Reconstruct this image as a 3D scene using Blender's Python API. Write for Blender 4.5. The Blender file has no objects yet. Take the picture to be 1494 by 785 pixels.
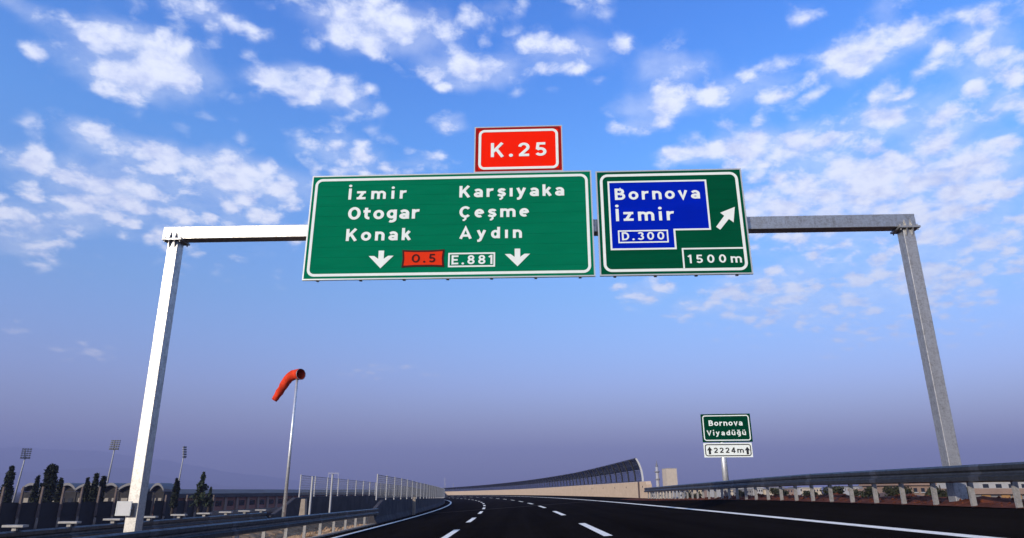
import bpy, math, random
import numpy as np
from math import sin, cos, tan, radians, pi, atan2, sqrt
from mathutils import Vector, Matrix

random.seed(7)
S = bpy.context.scene
C = S.collection

# ------------------------------------------------------------------ camera
PITCH = radians(18.42)
F_PX = 970.0                                   # focal length in photo pixels (photo 1494 wide)
cam = bpy.data.cameras.new('camera')
cam.sensor_fit = 'HORIZONTAL'; cam.sensor_width = 36
cam.lens = F_PX / 1494 * 36
cam.clip_start = 0.05; cam.clip_end = 20000
co = bpy.data.objects.new('camera', cam); C.objects.link(co)
co.location = (0, 0, 0); co.rotation_euler = (radians(90) + PITCH, 0, 0)
S.camera = co

# ------------------------------------------------------------------ sun, exposure
SUN_EL, SUN_AZ = radians(17.5), radians(180 + 41)      # behind the camera, to its left
sun_dir = Vector((sin(SUN_AZ) * cos(SUN_EL), cos(SUN_AZ) * cos(SUN_EL), sin(SUN_EL)))
sl = bpy.data.lights.new('sun', 'SUN'); sl.energy = 4.5; sl.angle = radians(.5); sl.color = (1, .90, .77)
so_ = bpy.data.objects.new('sun', sl); C.objects.link(so_)
so_.rotation_euler = sun_dir.to_track_quat('Z', 'Y').to_euler()
S.view_settings.view_transform = 'Standard'; S.view_settings.look = 'None'
S.view_settings.exposure = 0.8; S.view_settings.gamma = 1.0
S.cycles.volume_bounces = 0
S.cycles.max_bounces = 6

# ------------------------------------------------------------------ node helper
class NT:
    def __init__(s, tree): s.t = tree
    def n(s, typ, ins=None, **kw):
        nd = s.t.nodes.new(typ)
        for k, v in kw.items(): setattr(nd, k, v)
        for k, v in (ins or {}).items(): s.put(nd, k, v)
        return nd
    def put(s, nd, k, v):
        if isinstance(v, bpy.types.NodeSocket): s.t.links.new(v, nd.inputs[k])
        else: nd.inputs[k].default_value = v
    def m(s, op, a, b=0.0, c=None, clamp=False):
        nd = s.n('ShaderNodeMath', operation=op, use_clamp=clamp)
        s.put(nd, 0, a); s.put(nd, 1, b)
        if c is not None: s.put(nd, 2, c)
        return nd.outputs[0]
    def v(s, op, a, b=(0, 0, 0), out=0):
        nd = s.n('ShaderNodeVectorMath', operation=op)
        s.put(nd, 0, a); s.put(nd, 1, b)
        return nd.outputs['Value'] if op in ('DOT_PRODUCT', 'LENGTH') else nd.outputs[0]
    def mix(s, f, a, b, blend='MIX'):
        nd = s.n('ShaderNodeMix', data_type='RGBA', blend_type=blend)
        s.put(nd, 0, f); s.put(nd, 6, a); s.put(nd, 7, b)
        return nd.outputs[2]
    def ramp(s, f, stops, interp='LINEAR'):
        nd = s.n('ShaderNodeValToRGB'); s.put(nd, 0, f)
        cr = nd.color_ramp; cr.interpolation = interp
        while len(cr.elements) > 1: cr.elements.remove(cr.elements[-1])
        for i, (p, c) in enumerate(stops):
            e = cr.elements[0] if i == 0 else cr.elements.new(p)
            e.position = p; e.color = (*c, 1) if len(c) == 3 else c
        return nd.outputs[0]
    def smooth(s, x, a, b, lo=0.0, hi=1.0):
        nd = s.n('ShaderNodeMapRange', interpolation_type='SMOOTHSTEP')
        s.put(nd, 0, x); s.put(nd, 1, a); s.put(nd, 2, b); s.put(nd, 3, lo); s.put(nd, 4, hi)
        return nd.outputs[0]
    def noise(s, vec, scale, detail=2, rough=.5, dist=0.0, dims='3D'):
        nd = s.n('ShaderNodeTexNoise', noise_dimensions=dims)
        s.put(nd, 'Vector', vec); s.put(nd, 'Scale', scale); s.put(nd, 'Detail', detail)
        s.put(nd, 'Roughness', rough); s.put(nd, 'Distortion', dist)
        return nd.outputs

def ray(px, py):
    cx = (px - 747) / F_PX; cy = (392.5 - py) / F_PX
    return Vector((cx, cos(PITCH) - sin(PITCH) * cy, sin(PITCH) + cos(PITCH) * cy))
def at(px, py, Y):
    d = ray(px, py); return d * (Y / d.y)
def azel(px, py):
    d = ray(px, py).normalized(); return atan2(d.x, d.y), math.asin(d.z)

# ------------------------------------------------------------------ world: daylight sky with altocumulus
W = bpy.data.worlds.new('World'); S.world = W; W.use_nodes = True
wt = W.node_tree; wt.nodes.clear(); N = NT(wt)
sky = N.n('ShaderNodeTexSky', sky_type='NISHITA', sun_disc=False)
sky.sun_elevation = SUN_EL; sky.sun_rotation = SUN_AZ
sky.air_density = 1.4; sky.dust_density = 0.6; sky.ozone_density = 3.0
dirv = N.n('ShaderNodeTexCoord').outputs['Generated']
dirn = N.v('NORMALIZE', dirv)
sep = N.n('ShaderNodeSeparateXYZ'); N.put(sep, 0, dirn)
dx, dy, dz = sep.outputs
az = N.m('ARCTAN2', dx, dy); el = N.m('ARCSINE', dz)
zc = N.m('ADD', N.m('MAXIMUM', dz, 0.0), 0.30)
cmb = N.n('ShaderNodeCombineXYZ'); N.put(cmb, 0, N.m('DIVIDE', dx, zc)); N.put(cmb, 1, N.m('DIVIDE', dy, zc))
cp_ = cmb.outputs[0]                                  # cloud-layer coordinates
cmb2 = N.n('ShaderNodeCombineXYZ'); N.put(cmb2, 0, az); N.put(cmb2, 1, el)
warp = N.v('SUBTRACT', N.noise(cp_, 4.5, 3, .6)[1], (.5, .5, .5))
q = N.v('ADD', cmb2.outputs[0], N.v('MULTIPLY', warp, (.09, .06, 0)))
BL = [(205, 88, 112, 50, 1.15), (25, 12, 60, 20, .55), (300, 18, 95, 26, .65), (555, 36, 115, 44, 1.0), (425, 115, 70, 30, 1.0),
      (500, 135, 45, 28, .7), (65, 75, 50, 26, .45), (125, 198, 60, 28, .65), (215, 228, 115, 34, .7), (40, 240, 42, 20, .7),
      (495, 215, 70, 32, .65), (25, 338, 65, 40, .85), (95, 322, 60, 30, .6), (160, 285, 120, 45, .72), (340, 262, 95, 48, .72),
      (270, 300, 260, 85, .42), (440, 275, 90, 40, .5), (545, 240, 60, 20, .5), (690, 110, 78, 30, .85), (660, 182, 36, 17, .7), (830, 82, 95, 32, .65),
      (725, 15, 42, 26, .45), (850, 18, 44, 26, .4), (985, 92, 75, 30, .75), (955, 150, 72, 30, .8), (935, 182, 48, 14, .65),
      (1085, 130, 110, 42, .55), (1240, 76, 62, 36, .95), (1320, 42, 44, 26, .65), (1425, 50, 90, 50, .65), (1455, 100, 60, 40, .7),
      (1085, 205, 75, 26, 1.0), (1000, 226, 38, 20, .8), (1180, 216, 95, 40, .85), (1290, 168, 85, 42, .75), (1385, 180, 80, 46, .8),
      (1482, 150, 44, 22, .9), (1140, 292, 95, 38, .85), (1255, 262, 120, 50, .85), (1405, 252, 120, 52, .92), (1230, 320, 130, 50, .78),
      (1410, 335, 150, 70, .75), (935, 425, 50, 20, .6), (1000, 450, 44, 13, .55), (1110, 425, 120, 50, .68), (1300, 420, 220, 80, .62),
      (1130, 465, 90, 20, .35), (120, 514, 60, 16, .36), (12, 480, 34, 12, .36), (560, 548, 80, 12, .34), (1350, 220, 260, 210, .16),
      (1270, 10, 40, 40, .5), (1170, 20, 40, 30, .3), (620, 240, 60, 16, .45)]
cov = None
for (bx, by, rx, ry, st) in BL:
    a0, e0 = azel(bx, by); a1, _ = azel(bx + rx, by); _, e1 = azel(bx, by - ry)
    d = N.v('MULTIPLY', N.v('SUBTRACT', q, (a0, e0, 0)), (1 / abs(a1 - a0), 1 / abs(e1 - e0), 0))
    g = N.m('MULTIPLY', N.m('POWER', 2.718, N.m('MULTIPLY', N.v('DOT_PRODUCT', d, d), -1.0)), st)
    g = N.m('MULTIPLY', g, g)
    cov = g if cov is None else N.m('ADD', cov, g)
cov = N.m('MULTIPLY', N.m('SQRT', cov), 1.27)
back = N.m('MULTIPLY', N.smooth(dy, .35, -.1), .55)   # the rest of the sky, away from the view
cov = N.m('ADD', N.m('MINIMUM', cov, 1.02), back)
n1 = N.noise(cp_, 11.0, 8, .62, .3)[0]
n2 = N.noise(cp_, 27.0, 6, .62, .2)[0]
vor = N.n('ShaderNodeTexVoronoi', feature='SMOOTH_F1'); N.put(vor, 'Vector', N.v('ADD', cp_, N.v('MULTIPLY', warp, (.10, .10, 0)))); vor.inputs['Scale'].default_value = 21.0; vor.inputs['Smoothness'].default_value = .6
puff = N.m('SUBTRACT', .46, vor.outputs['Distance'])
tex = N.m('ADD', N.m('ADD', N.m('MULTIPLY', N.m('SUBTRACT', n1, .5), 1.35), N.m('MULTIPLY', N.m('SUBTRACT', n2, .5), 1.7)), N.m('MULTIPLY', puff, 1.9))
cov = N.m('MULTIPLY', cov, 1.12)
dens = N.m('ADD', cov, N.m('MULTIPLY', tex, N.m('MULTIPLY', N.smooth(cov, .0, .45, .30, 1.0), N.smooth(cov, .75, 1.15, 1.0, .62))))
dens = N.m('MULTIPLY', N.smooth(dens, .20, 1.34), .97)
veil = N.m('MULTIPLY', N.smooth(N.m('ADD', cov, N.m('SUBTRACT', n1, .5)), .25, 1.0), .34)
dens = N.m('MAXIMUM', dens, veil)
dens = N.m('MULTIPLY', dens, N.smooth(el, .05, .35, .25, .95))
# colour of the clear sky: the physical sky, graded as the photograph was
grade = N.ramp(N.m('MULTIPLY', dz, 1.4), [(0, (.60, .56, .80)), (.10, (1.2, 1.12, 1.75)), (.2, (1.22, 1.24, 2.02)), (.376, (.98, 1.36, 1.98)), (.64, (.68, 1.46, 2.40)), (.85, (.42, 1.22, 2.45)), (1, (.36, 1.1, 2.3))])
skyc = N.mix(1.0, sky.outputs[0], grade, 'MULTIPLY')
shade = N.smooth(N.m('ADD', N.m('MULTIPLY', n2, .5), N.m('MULTIPLY', n1, .5)), .35, .6)
cloudc = N.mix(shade, (5.2, 5.9, 8.2, 1), (7.9, 8.3, 9.3, 1))
col = N.mix(dens, skyc, cloudc)
bg = N.n('ShaderNodeBackground'); N.put(bg, 0, col); bg.inputs[1].default_value = .083
wo = N.n('ShaderNodeOutputWorld'); wt.links.new(bg.outputs[0], wo.inputs[0])

# ------------------------------------------------------------------ materials
def mat(name, base, rough=.7, metal=0.0, spec=.4, var=0.0, vscale=3.0, bump=0.0, bscale=30, var2=None, stretch=(1, 1, 1), k=.6):
    base = tuple(x * k for x in base)
    m = bpy.data.materials.new(name); m.use_nodes = True
    T = NT(m.node_tree); b = m.node_tree.nodes['Principled BSDF']
    b.inputs['Roughness'].default_value = rough; b.inputs['Metallic'].default_value = metal
    b.inputs['Specular IOR Level'].default_value = spec
    P = T.n('ShaderNodeTexCoord').outputs['Object']
    P = T.v('MULTIPLY', P, stretch)
    if var or var2:
        f = T.noise(P, vscale, 6, .65)[0]
        c2 = var2 or tuple(max(0, x * (1 - var)) for x in base)
        colr = T.mix(T.smooth(f, .3, .7), (*c2, 1), (*base, 1))
        f2 = T.noise(P, vscale * .13, 3)[0]
        colr = T.mix(T.m('MULTIPLY', T.smooth(f2, .35, .75), .35), colr, (*[x * (1 - var * .8) for x in base], 1))
        T.put(b, 'Base Color', colr)
        T.put(b, 'Roughness', T.smooth(f, .2, .8, min(1, rough * 1.12), rough * .85))
    else: b.inputs['Base Color'].default_value = (*base, 1)
    if bump:
        bn = T.n('ShaderNodeBump'); bn.inputs['Strength'].default_value = bump; bn.inputs['Distance'].default_value = .02
        T.put(bn, 'Height', T.noise(P, bscale, 4)[0]); T.put(b, 'Normal', bn.outputs[0])
    return m
def zinc(name, base, rough, scale=9, metal=.85, dark=.55):
    m = bpy.data.materials.new(name); m.use_nodes = True
    T = NT(m.node_tree); b = m.node_tree.nodes['Principled BSDF']
    P = T.n('ShaderNodeTexCoord').outputs['Object']
    vo = T.n('ShaderNodeTexVoronoi'); T.put(vo, 'Vector', P); T.put(vo, 'Scale', scale * 4)
    f = T.noise(P, scale, 6, .7)[0]; g = T.noise(T.v('MULTIPLY', P, (6, 6, .6)), scale * .25, 4, .6)[0]
    fac = T.m('ADD', T.m('MULTIPLY', f, .55), T.m('ADD', T.m('MULTIPLY', g, .3), T.m('MULTIPLY', T.n('ShaderNodeSeparateXYZ', {0: vo.outputs['Color']}).outputs[0], .15)))
    T.put(b, 'Base Color', T.ramp(fac, [(.3, tuple(x * dark for x in base)), (.55, base), (.75, tuple(min(.9, x * 1.2) for x in base))]))
    T.put(b, 'Roughness', T.smooth(fac, .3, .7, rough * 1.2, rough * .85))
    b.inputs['Metallic'].default_value = metal
    return m

M = {}
def asphalt(name, lo, hi):
    m = bpy.data.materials.new(name); m.use_nodes = True
    T = NT(m.node_tree); b = m.node_tree.nodes['Principled BSDF']
    P = T.n('ShaderNodeTexCoord').outputs['Object']
    tr = T.noise(T.v('MULTIPLY', P, (1.3, .035, 1)), 1.0, 4, .6)[0]          # long streaks along the lanes
    bl = T.noise(P, .35, 5, .6)[0]; gr = T.noise(P, 60, 3, .7)[0]
    f = T.m('ADD', T.m('ADD', T.m('MULTIPLY', tr, .5), T.m('MULTIPLY', bl, .2)), T.m('MULTIPLY', gr, .3))
    T.put(b, 'Base Color', T.ramp(f, [(.33, lo), (.5, tuple((x + y) / 2 for x, y in zip(lo, hi))), (.68, hi)]))
    b.inputs['Roughness'].default_value = .95; b.inputs['Specular IOR Level'].default_value = 0
    bn = T.n('ShaderNodeBump'); bn.inputs['Strength'].default_value = .5; bn.inputs['Distance'].default_value = .02
    T.put(bn, 'Height', T.noise(P, 140, 3)[0]); T.put(b, 'Normal', bn.outputs[0])
    return m
M['asphalt'] = asphalt('fresh_asphalt', (.0038, .0030, .0026), (.0125, .0105, .0095))
M['asphalt_old'] = mat('old_asphalt', (.005, .0042, .0038), .95, spec=.0, var=.3, vscale=1.0, bump=.3, bscale=90, k=1)
def roadpaint():
    m = bpy.data.materials.new('road_paint'); m.use_nodes = True
    T = NT(m.node_tree); b = m.node_tree.nodes['Principled BSDF']
    P = T.n('ShaderNodeTexCoord').outputs['Object']
    w = T.m('ADD', T.m('MULTIPLY', T.noise(P, 5, 6, .75)[0], .6), T.m('MULTIPLY', T.noise(P, 45, 4, .7)[0], .4))
    T.put(b, 'Base Color', T.ramp(w, [(.30, (.05, .047, .043)), (.38, (.50, .48, .43)), (.5, (.82, .78, .68)), (.7, (.88, .84, .74))]))
    b.inputs['Roughness'].default_value = .8; b.inputs['Specular IOR Level'].default_value = .03
    return m
M['paint_white'] = roadpaint()
M['joint'] = mat('joint_sealant', (.026, .017, .014), .9, spec=.05, var=.3, vscale=4, k=1)
M['zinc'] = zinc('galvanised_steel', (.42, .405, .38), .42)
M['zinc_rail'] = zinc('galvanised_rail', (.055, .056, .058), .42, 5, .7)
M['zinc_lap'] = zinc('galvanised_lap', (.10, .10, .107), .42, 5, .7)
M['zinc_dull'] = zinc('dull_zinc', (.36, .355, .35), .5, 10, .6)
M['zinc_post'] = zinc('zinc_post', (.27, .255, .235), .5, 8, .15)
M['green'] = mat('sign_green', (.001, .145, .068), .65, spec=.0, var=.14, vscale=2.2, stretch=(.3, 1, 2.0), k=1)
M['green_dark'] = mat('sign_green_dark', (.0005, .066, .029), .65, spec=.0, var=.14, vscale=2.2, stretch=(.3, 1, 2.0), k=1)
M['green_small'] = mat('sign_green_small', (.0, .038, .017), .65, spec=.0, var=.15, vscale=3, k=1)
M['blue'] = mat('sign_blue', (.0005, .013, .36), .65, spec=.0, var=.14, vscale=2.2, stretch=(.3, 1, 2.0), k=1)
M['red'] = mat('sign_red', (.78, .014, .003), .65, spec=.0, var=.06, vscale=2.2, k=1)
M['red_rim'] = mat('sign_red_rim', (.27, .011, .009), .65, spec=.0, var=.1, vscale=2.2, k=1)
M['orange'] = mat('plate_orange', (.62, .035, .010), .65, spec=.0, var=.08, vscale=3, k=1)
M['plate_dark'] = mat('plate_dark', (.05, .003, .002), .6, spec=.1, var=.1, vscale=3, k=1)
M['sign_white'] = mat('reflective_white', (.68, .72, .67), .5, spec=.12, var=.05, vscale=5, k=1)
M['sign_black'] = mat('sign_black', (.006, .006, .007), .5)
M['alu_dull'] = mat('weathered_aluminium', (.50, .48, .45), .6, metal=.2, var=.2, vscale=6)
M['alu'] = mat('aluminium_edge', (.72, .76, .74), .4, metal=.3, var=.12, vscale=6)
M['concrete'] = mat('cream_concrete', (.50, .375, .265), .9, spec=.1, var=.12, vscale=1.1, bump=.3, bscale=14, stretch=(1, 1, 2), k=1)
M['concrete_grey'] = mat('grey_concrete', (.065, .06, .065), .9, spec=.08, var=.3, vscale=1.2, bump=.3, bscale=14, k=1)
M['post_grey'] = mat('weathered_concrete', (.15, .115, .10), .9, spec=.1, var=.3, vscale=3, k=1)
M['concrete_pale'] = mat('pale_concrete', (.33, .27, .21), .9, spec=.1, var=.25, vscale=3, bump=.2, bscale=20, k=1)
M['dirt_red'] = mat('red_soil', (.13, .038, .018), .95, spec=.05, var=.65, vscale=3.0, bump=.9, bscale=9, k=1)
M['sand'] = mat('sandy_soil', (.52, .33, .18), .95, spec=.02, vscale=2.2, bump=.9, bscale=8, var=.6, k=1)
M['earth'] = mat('dry_plain', (.05, .038, .026), .95, spec=.1, var=.5, vscale=.03)
M['hill'] = mat('hill_scrub', (.13, .10, .07), .95, spec=.05, var=.45, vscale=.006)
M['sock'] = mat('windsock_cloth', (.70, .050, .013), .8, spec=.1, var=.35, vscale=4, bump=.4, bscale=18, k=1)
M['white_paint_lit_post'] = mat('white_paint_lit_post', (.80, .79, .76), .5, var=.08, vscale=5)
M['mast'] = mat('mast_paint', (.70, .68, .66), .5, var=.15, vscale=.6)
M['lamp_grey'] = mat('lamp_housing', (.16, .17, .19), .5, var=.2, vscale=1)
M['wall_cream'] = mat('cream_render', (.85, .70, .50), .85, var=.15, vscale=.7)
M['wall_pink'] = mat('pink_render', (.42, .28, .21), .85, var=.15, vscale=.7)
M['wall_ochre'] = mat('ochre_panel', (.56, .30, .11), .8, var=.12, vscale=.7)
M['wall_white'] = mat('white_render', (.60, .58, .56), .8, var=.1, vscale=.5)
M['wall_grey'] = mat('grey_render', (.32, .31, .31), .8, var=.15, vscale=.6)
M['wall_dark'] = mat('dark_cladding', (.020, .016, .016), .8, var=.3, vscale=.6)
M['wall_brick'] = mat('brick_red_wall', (.50, .20, .13), .85, var=.3, vscale=.8)
M['roof_dark'] = mat('dark_roof', (.05, .048, .055), .7, var=.3, vscale=.4)
M['roof_tile'] = mat('tile_roof', (.16, .10, .08), .85, var=.3, vscale=2)
M['roof_pale'] = mat('pale_roof', (.24, .23, .24), .6, var=.15, vscale=.6)
M['pane'] = mat('window_glass', (.03, .035, .045), .12, spec=.6, var=.1, vscale=2)
M['pane_pale'] = mat('pale_glazing', (.42, .36, .28), .35, var=.15, vscale=1.5)
M['bark'] = mat('bark', (.07, .05, .035), .95, var=.4, vscale=6)
M['pole'] = zinc('pole_metal', (.62, .62, .62), .4, 6, .6)

def leafmat(name, a, b_):
    m = bpy.data.materials.new(name); m.use_nodes = True
    T = NT(m.node_tree); b = m.node_tree.nodes['Principled BSDF']
    g = T.n('ShaderNodeNewGeometry'); P = T.n('ShaderNodeTexCoord').outputs['Object']
    f = T.m('ADD', T.m('MULTIPLY', g.outputs['Random Per Island'], .6), T.m('MULTIPLY', T.noise(P, .9, 3)[0], .5))
    T.put(b, 'Base Color', T.ramp(f, [(.2, a), (.85, b_)]))
    b.inputs['Roughness'].default_value = .75; b.inputs['Specular IOR Level'].default_value = .2
    return m
M['leaf_dark'] = leafmat('cypress_foliage', (.010, .013, .008), (.030, .036, .018))
M['leaf_conifer'] = leafmat('conifer_foliage', (.016, .024, .014), (.045, .06, .028))
M['leaf_scrub'] = leafmat('scrub_foliage', (.010, .012, .007), (.038, .040, .018))
def glassmat(name, tint, lo, hi):
    m = bpy.data.materials.new(name); m.use_nodes = True
    t = m.node_tree; t.nodes.clear(); T = NT(t)
    P = T.n('ShaderNodeTexCoord').outputs['Object']
    tr = T.n('ShaderNodeBsdfTransparent', {0: (*tint, 1)})
    gl = T.n('ShaderNodeBsdfPrincipled', {'Base Color': (.02, .024, .034, 1), 'Roughness': .16})
    mx = T.n('ShaderNodeMixShader'); T.put(mx, 0, T.smooth(T.noise(P, .6, 4)[0], .25, .75, lo, hi))
    t.links.new(tr.outputs[0], mx.inputs[1]); t.links.new(gl.outputs[0], mx.inputs[2])
    o = T.n('ShaderNodeOutputMaterial'); t.links.new(mx.outputs[0], o.inputs[0])
    return m
M['acrylic'] = glassmat('acrylic_dark_reflection', (.36, .38, .43), .25, .45)  # upper panels: the overhang's dark reflection put into the tint
M['acrylic_clear'] = glassmat('clear_acrylic', (.74, .76, .80), .10, .22)

# ------------------------------------------------------------------ mesh builder
ROOTS = {}
class MB:
    def __init__(s): s.v = []; s.f = []
    def add(s, vs, fs):
        o = len(s.v); s.v += [tuple(p) for p in vs]; s.f += [tuple(o + i for i in f) for f in fs]; return s
    def box(s, x0, x1, y0, y1, z0, z1):
        return s.add([(x, y, z) for z in (z0, z1) for y in (y0, y1) for x in (x0, x1)],
                     [(0, 2, 3, 1), (4, 5, 7, 6), (0, 1, 5, 4), (2, 6, 7, 3), (0, 4, 6, 2), (1, 3, 7, 5)])
    def hexa(s, b4, t4):
        return s.add(list(b4) + list(t4), [(3, 2, 1, 0), (4, 5, 6, 7), (0, 1, 5, 4), (1, 2, 6, 5), (2, 3, 7, 6), (3, 0, 4, 7)])
    def bar(s, a, b, w, d=None, up=Vector((0, 0, 1))):
        a, b = Vector(a), Vector(b); d = d or w; t = (b - a).normalized()
        if abs(t.dot(up)) > .98: up = Vector((0, 1, 0))
        r = t.cross(up).normalized(); u = r.cross(t)
        f = lambda p: [p - r * w / 2 - u * d / 2, p + r * w / 2 - u * d / 2, p + r * w / 2 + u * d / 2, p - r * w / 2 + u * d / 2]
        return s.hexa(f(a), f(b))
    def tube(s, pts, rad, n=12, cap=True):
        pts = [Vector(p) for p in pts]; rad = rad if isinstance(rad, (list, tuple)) else [rad] * len(pts)
        rings = []; pr = None
        for i, p in enumerate(pts):
            t = (pts[min(i + 1, len(pts) - 1)] - pts[max(i - 1, 0)]).normalized()
            if pr is None: pr = t.orthogonal().normalized()
            r = (pr - t * pr.dot(t)).normalized(); pr = r; u = t.cross(r)
            rings.append([p + (r * cos(2 * pi * k / n) + u * sin(2 * pi * k / n)) * rad[i] for k in range(n)])
        vs = [v for R in rings for v in R]; fs = []
        for i in range(len(pts) - 1):
            for k in range(n): fs.append((i * n + k, i * n + (k + 1) % n, (i + 1) * n + (k + 1) % n, (i + 1) * n + k))
        if cap: fs += [tuple(reversed(range(n))), tuple((len(pts) - 1) * n + k for k in range(n))]
        return s.add(vs, fs)
    def prism(s, poly, y0, y1):
        "polygon in (x, z) given a thickness in y (y0 is the front)"
        n = len(poly); vs = [(x, y0, z) for x, z in poly] + [(x, y1, z) for x, z in poly]
        return s.add(vs, [tuple(range(n)), tuple(reversed(range(n, 2 * n)))] + [(i, n + i, n + (i + 1) % n, (i + 1) % n) for i in range(n)])
    def sweep(s, secs, closed=True, caps=True):
        n = len(secs[0]); vs = [p for sc in secs for p in sc]; fs = []
        for i in range(len(secs) - 1):
            for k in range(n if closed else n - 1):
                fs.append((i * n + k, i * n + (k + 1) % n, (i + 1) * n + (k + 1) % n, (i + 1) * n + k))
        if closed and caps: fs += [tuple(reversed(range(n))), tuple((len(secs) - 1) * n + k for k in range(n))]
        return s.add(vs, fs)
    def build(s, name, m, parent=None, smooth=False, bevel=0.0):
        vs = s.v
        if parent is not None and parent.name in ROOTS:
            inv = ROOTS[parent.name]
            if inv is not None: vs = [inv @ Vector(p) for p in vs]
        me = bpy.data.meshes.new(name); me.from_pydata([tuple(p) for p in vs], [], s.f); me.update()
        if m is not None: me.materials.append(m)
        if smooth: me.shade_smooth()
        o = bpy.data.objects.new(name, me); C.objects.link(o)
        if parent is not None:
            o.parent = parent
            ROOTS[o.name] = ROOTS.get(parent.name)
        if bevel:
            b = o.modifiers.new('edge', 'BEVEL'); b.width = bevel; b.segments = 2; b.limit_method = 'ANGLE'
        return o

def tag(o, label=None, cat=None, group=None, kind=None):
    for k, v in (('label', label), ('category', cat), ('group', group), ('kind', kind)):
        if v: o[k] = v
    return o
def thing(name, label, cat, loc=(0, 0, 0), rz=0.0, group=None, local=False):
    o = bpy.data.objects.new(name, None); C.objects.link(o); o.empty_display_size = .2
    o.location = loc; o.rotation_euler = (0, 0, rz)
    ROOTS[o.name] = None if local else (Matrix.Translation(loc) @ Matrix.Rotation(rz, 4, 'Z')).inverted()
    return tag(o, label, cat, group)
def copy_tree(o, loc, label=None, rz=None, group=None):
    def rec(q, par):
        c = q.copy(); C.objects.link(c)
        if par is not None: c.parent = par
        for ch in q.children: rec(ch, c)
        return c
    r = rec(o, None); r.location = loc
    if rz is not None: r.rotation_euler = (0, 0, rz)
    if label: r['label'] = label
    if group: r['group'] = group
    return r

# ------------------------------------------------------------------ the road: curve in plan, superelevated
H0, E0, TH0, K0, K1, G0, V0 = 1.15, .05818, -.00304, -.00051, .00109, -.00169, -1e-5
_s = np.arange(-60, 900, .25)
_h = np.cumsum((K0 + (K1 - K0) * np.clip(_s / 40, 0, 1)) * .25); _i0 = int(np.argmin(abs(_s))); _h = _h - _h[_i0] + TH0
_x = np.cumsum(-np.sin(_h) * .25); _y = np.cumsum(np.cos(_h) * .25); _x -= _x[_i0]; _y -= _y[_i0]
def ss(x, a, b):
    t = min(1, max(0, (x - a) / (b - a))); return t * t * (3 - 2 * t)
def extra(s, o):
    r = .30 * ss(o, 7.9, 9.3) * (1 - ss(s, 24, 55))
    r += .30 * (1 - ss(o, -11.3, -10.2))
    return r
def road(s, o, up=0.0, flat=False):
    H = float(np.interp(s, _s, _h))
    return Vector((float(np.interp(s, _s, _x)) + o * cos(H), float(np.interp(s, _s, _y)) + o * sin(H),
                   -H0 + E0 * o + G0 * s + V0 * s * s + up + (0 if flat else extra(s, o))))
def head(s): return float(np.interp(s, _s, _h))

def strip(mb, ss_, ofs, up=0.0, fn=None):
    secs = []
    for s in ss_: secs.append([road(s, o, up + (fn(s, o) if fn else 0)) for o in ofs])
    mb.sweep(secs, closed=False)
def struct(name, mb, m, smooth=False): return tag(mb.build(name, m, smooth=smooth), kind='structure')

s_all = list(np.arange(-40, 60, 2)) + list(np.arange(60, 420, 5))
mb = MB(); strip(mb, s_all, [-7.25, -6, -4, -2, 0, 2, 4, 6, 7.9, 8.2, 8.6, 9.0, 9.3, 9.8, 10.6, 11.6]); struct('road', mb, M['asphalt'], True)
mb = MB(); strip(mb, s_all, [-26, -20, -16, -13.5, -11.6]); struct('opposite_carriageway', mb, M['asphalt_old'], True)

# painted lines
def solid_line(o, w, s0, s1, wob=.0):
    mb = MB(); ds = list(np.arange(s0, s1, 1.5)); strip(mb, ds, [o - w / 2, o + w / 2], .004)
    return struct('edge_line', mb, M['paint_white'])
solid_line(7.60, .30, -5, 330); solid_line(-6.31, .24, 4, 330)
mb = MB()
def dashes(o, starts, L, w):
    for s0 in starts:
        secs = [[road(s, o - w / 2, .004), road(s, o + w / 2, .004)] for s in np.linspace(s0, s0 + L, 4)]
        mb.sweep(secs, closed=False)
dashes(2.25, [17.4 + 15.2 * k for k in range(-1, 18)], 6.9, .22)
dashes(-2.07, [20.6 - 14.6] + [19.6, 31.3] + [31.3 + 12.2 * k for k in range(1, 20)], 5.6, .22)
struct('lane_markings', mb, M['paint_white'])
mb = MB()
secs = []
for t in np.linspace(0, 1, 24):
    o = -7.2 + 18.4 * t; s = 51.2 + 10.6 * t
    secs.append([road(s - .35, o, .004), road(s + .35, o, .004)])
mb.sweep(secs, closed=False); struct('expansion_joint', mb, M['joint'])
# tar seam along the near lane
# ------------------------------------------------------------------ verges and ground
def nz(x, y, k=1.0):
    return (sin(x * 1.7 * k + 1.3 * sin(y * .9 * k)) + sin(y * 2.3 * k + 1.1 * sin(x * 1.1 * k)) + .6 * sin(x * 4.1 * k + y * 3.3 * k) + .4 * sin(7.3 * k * x - 5.9 * k * y)) / 3
def verge_r(s, o):
    z = .02 + ss(o, 9.35, 10.2) * (.09 + .08 * nz(s, o) + .05 * nz(s * 2.7, o * 3)) * (1 - .8 * ss(s, 24, 50))
    if o > 10.8: z = max(z - (o - 10.8) * .45, -2.4 - (-H0 + E0 * o + G0 * s + extra(s, o)))
    return z
rs = list(np.arange(-30, 10, 2)) + list(np.arange(10, 40, .3)) + list(np.arange(40, 60, 1))
mb = MB(); strip(mb, rs, [9.3, 9.45, 9.6, 9.8, 10, 10.2, 10.5, 10.8, 11.2, 11.7, 12.5, 14, 17, 22, 30], 0, verge_r); struct('verge', mb, M['dirt_red'])
def verge_m(s, o):
    e = ss(o, -11.4, -10.8) * (1 - ss(o, -8.0, -7.5))
    return e * (.12 * nz(s * 1.2, o * 1.5) + .05 * nz(s * 4, o * 4) - .10)
ms = list(np.arange(-30, 8, 2)) + list(np.arange(8, 40, .35)) + list(np.arange(40, 330, 4))
mb = MB(); strip(mb, ms, list(np.linspace(-11.6, -7.28, 16)), .01, verge_m); struct('median', mb, M['sand'])
mb = MB(); strip(mb, list(np.arange(-30, 38, 2)), [-7.27, -7.05], .055)
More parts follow.
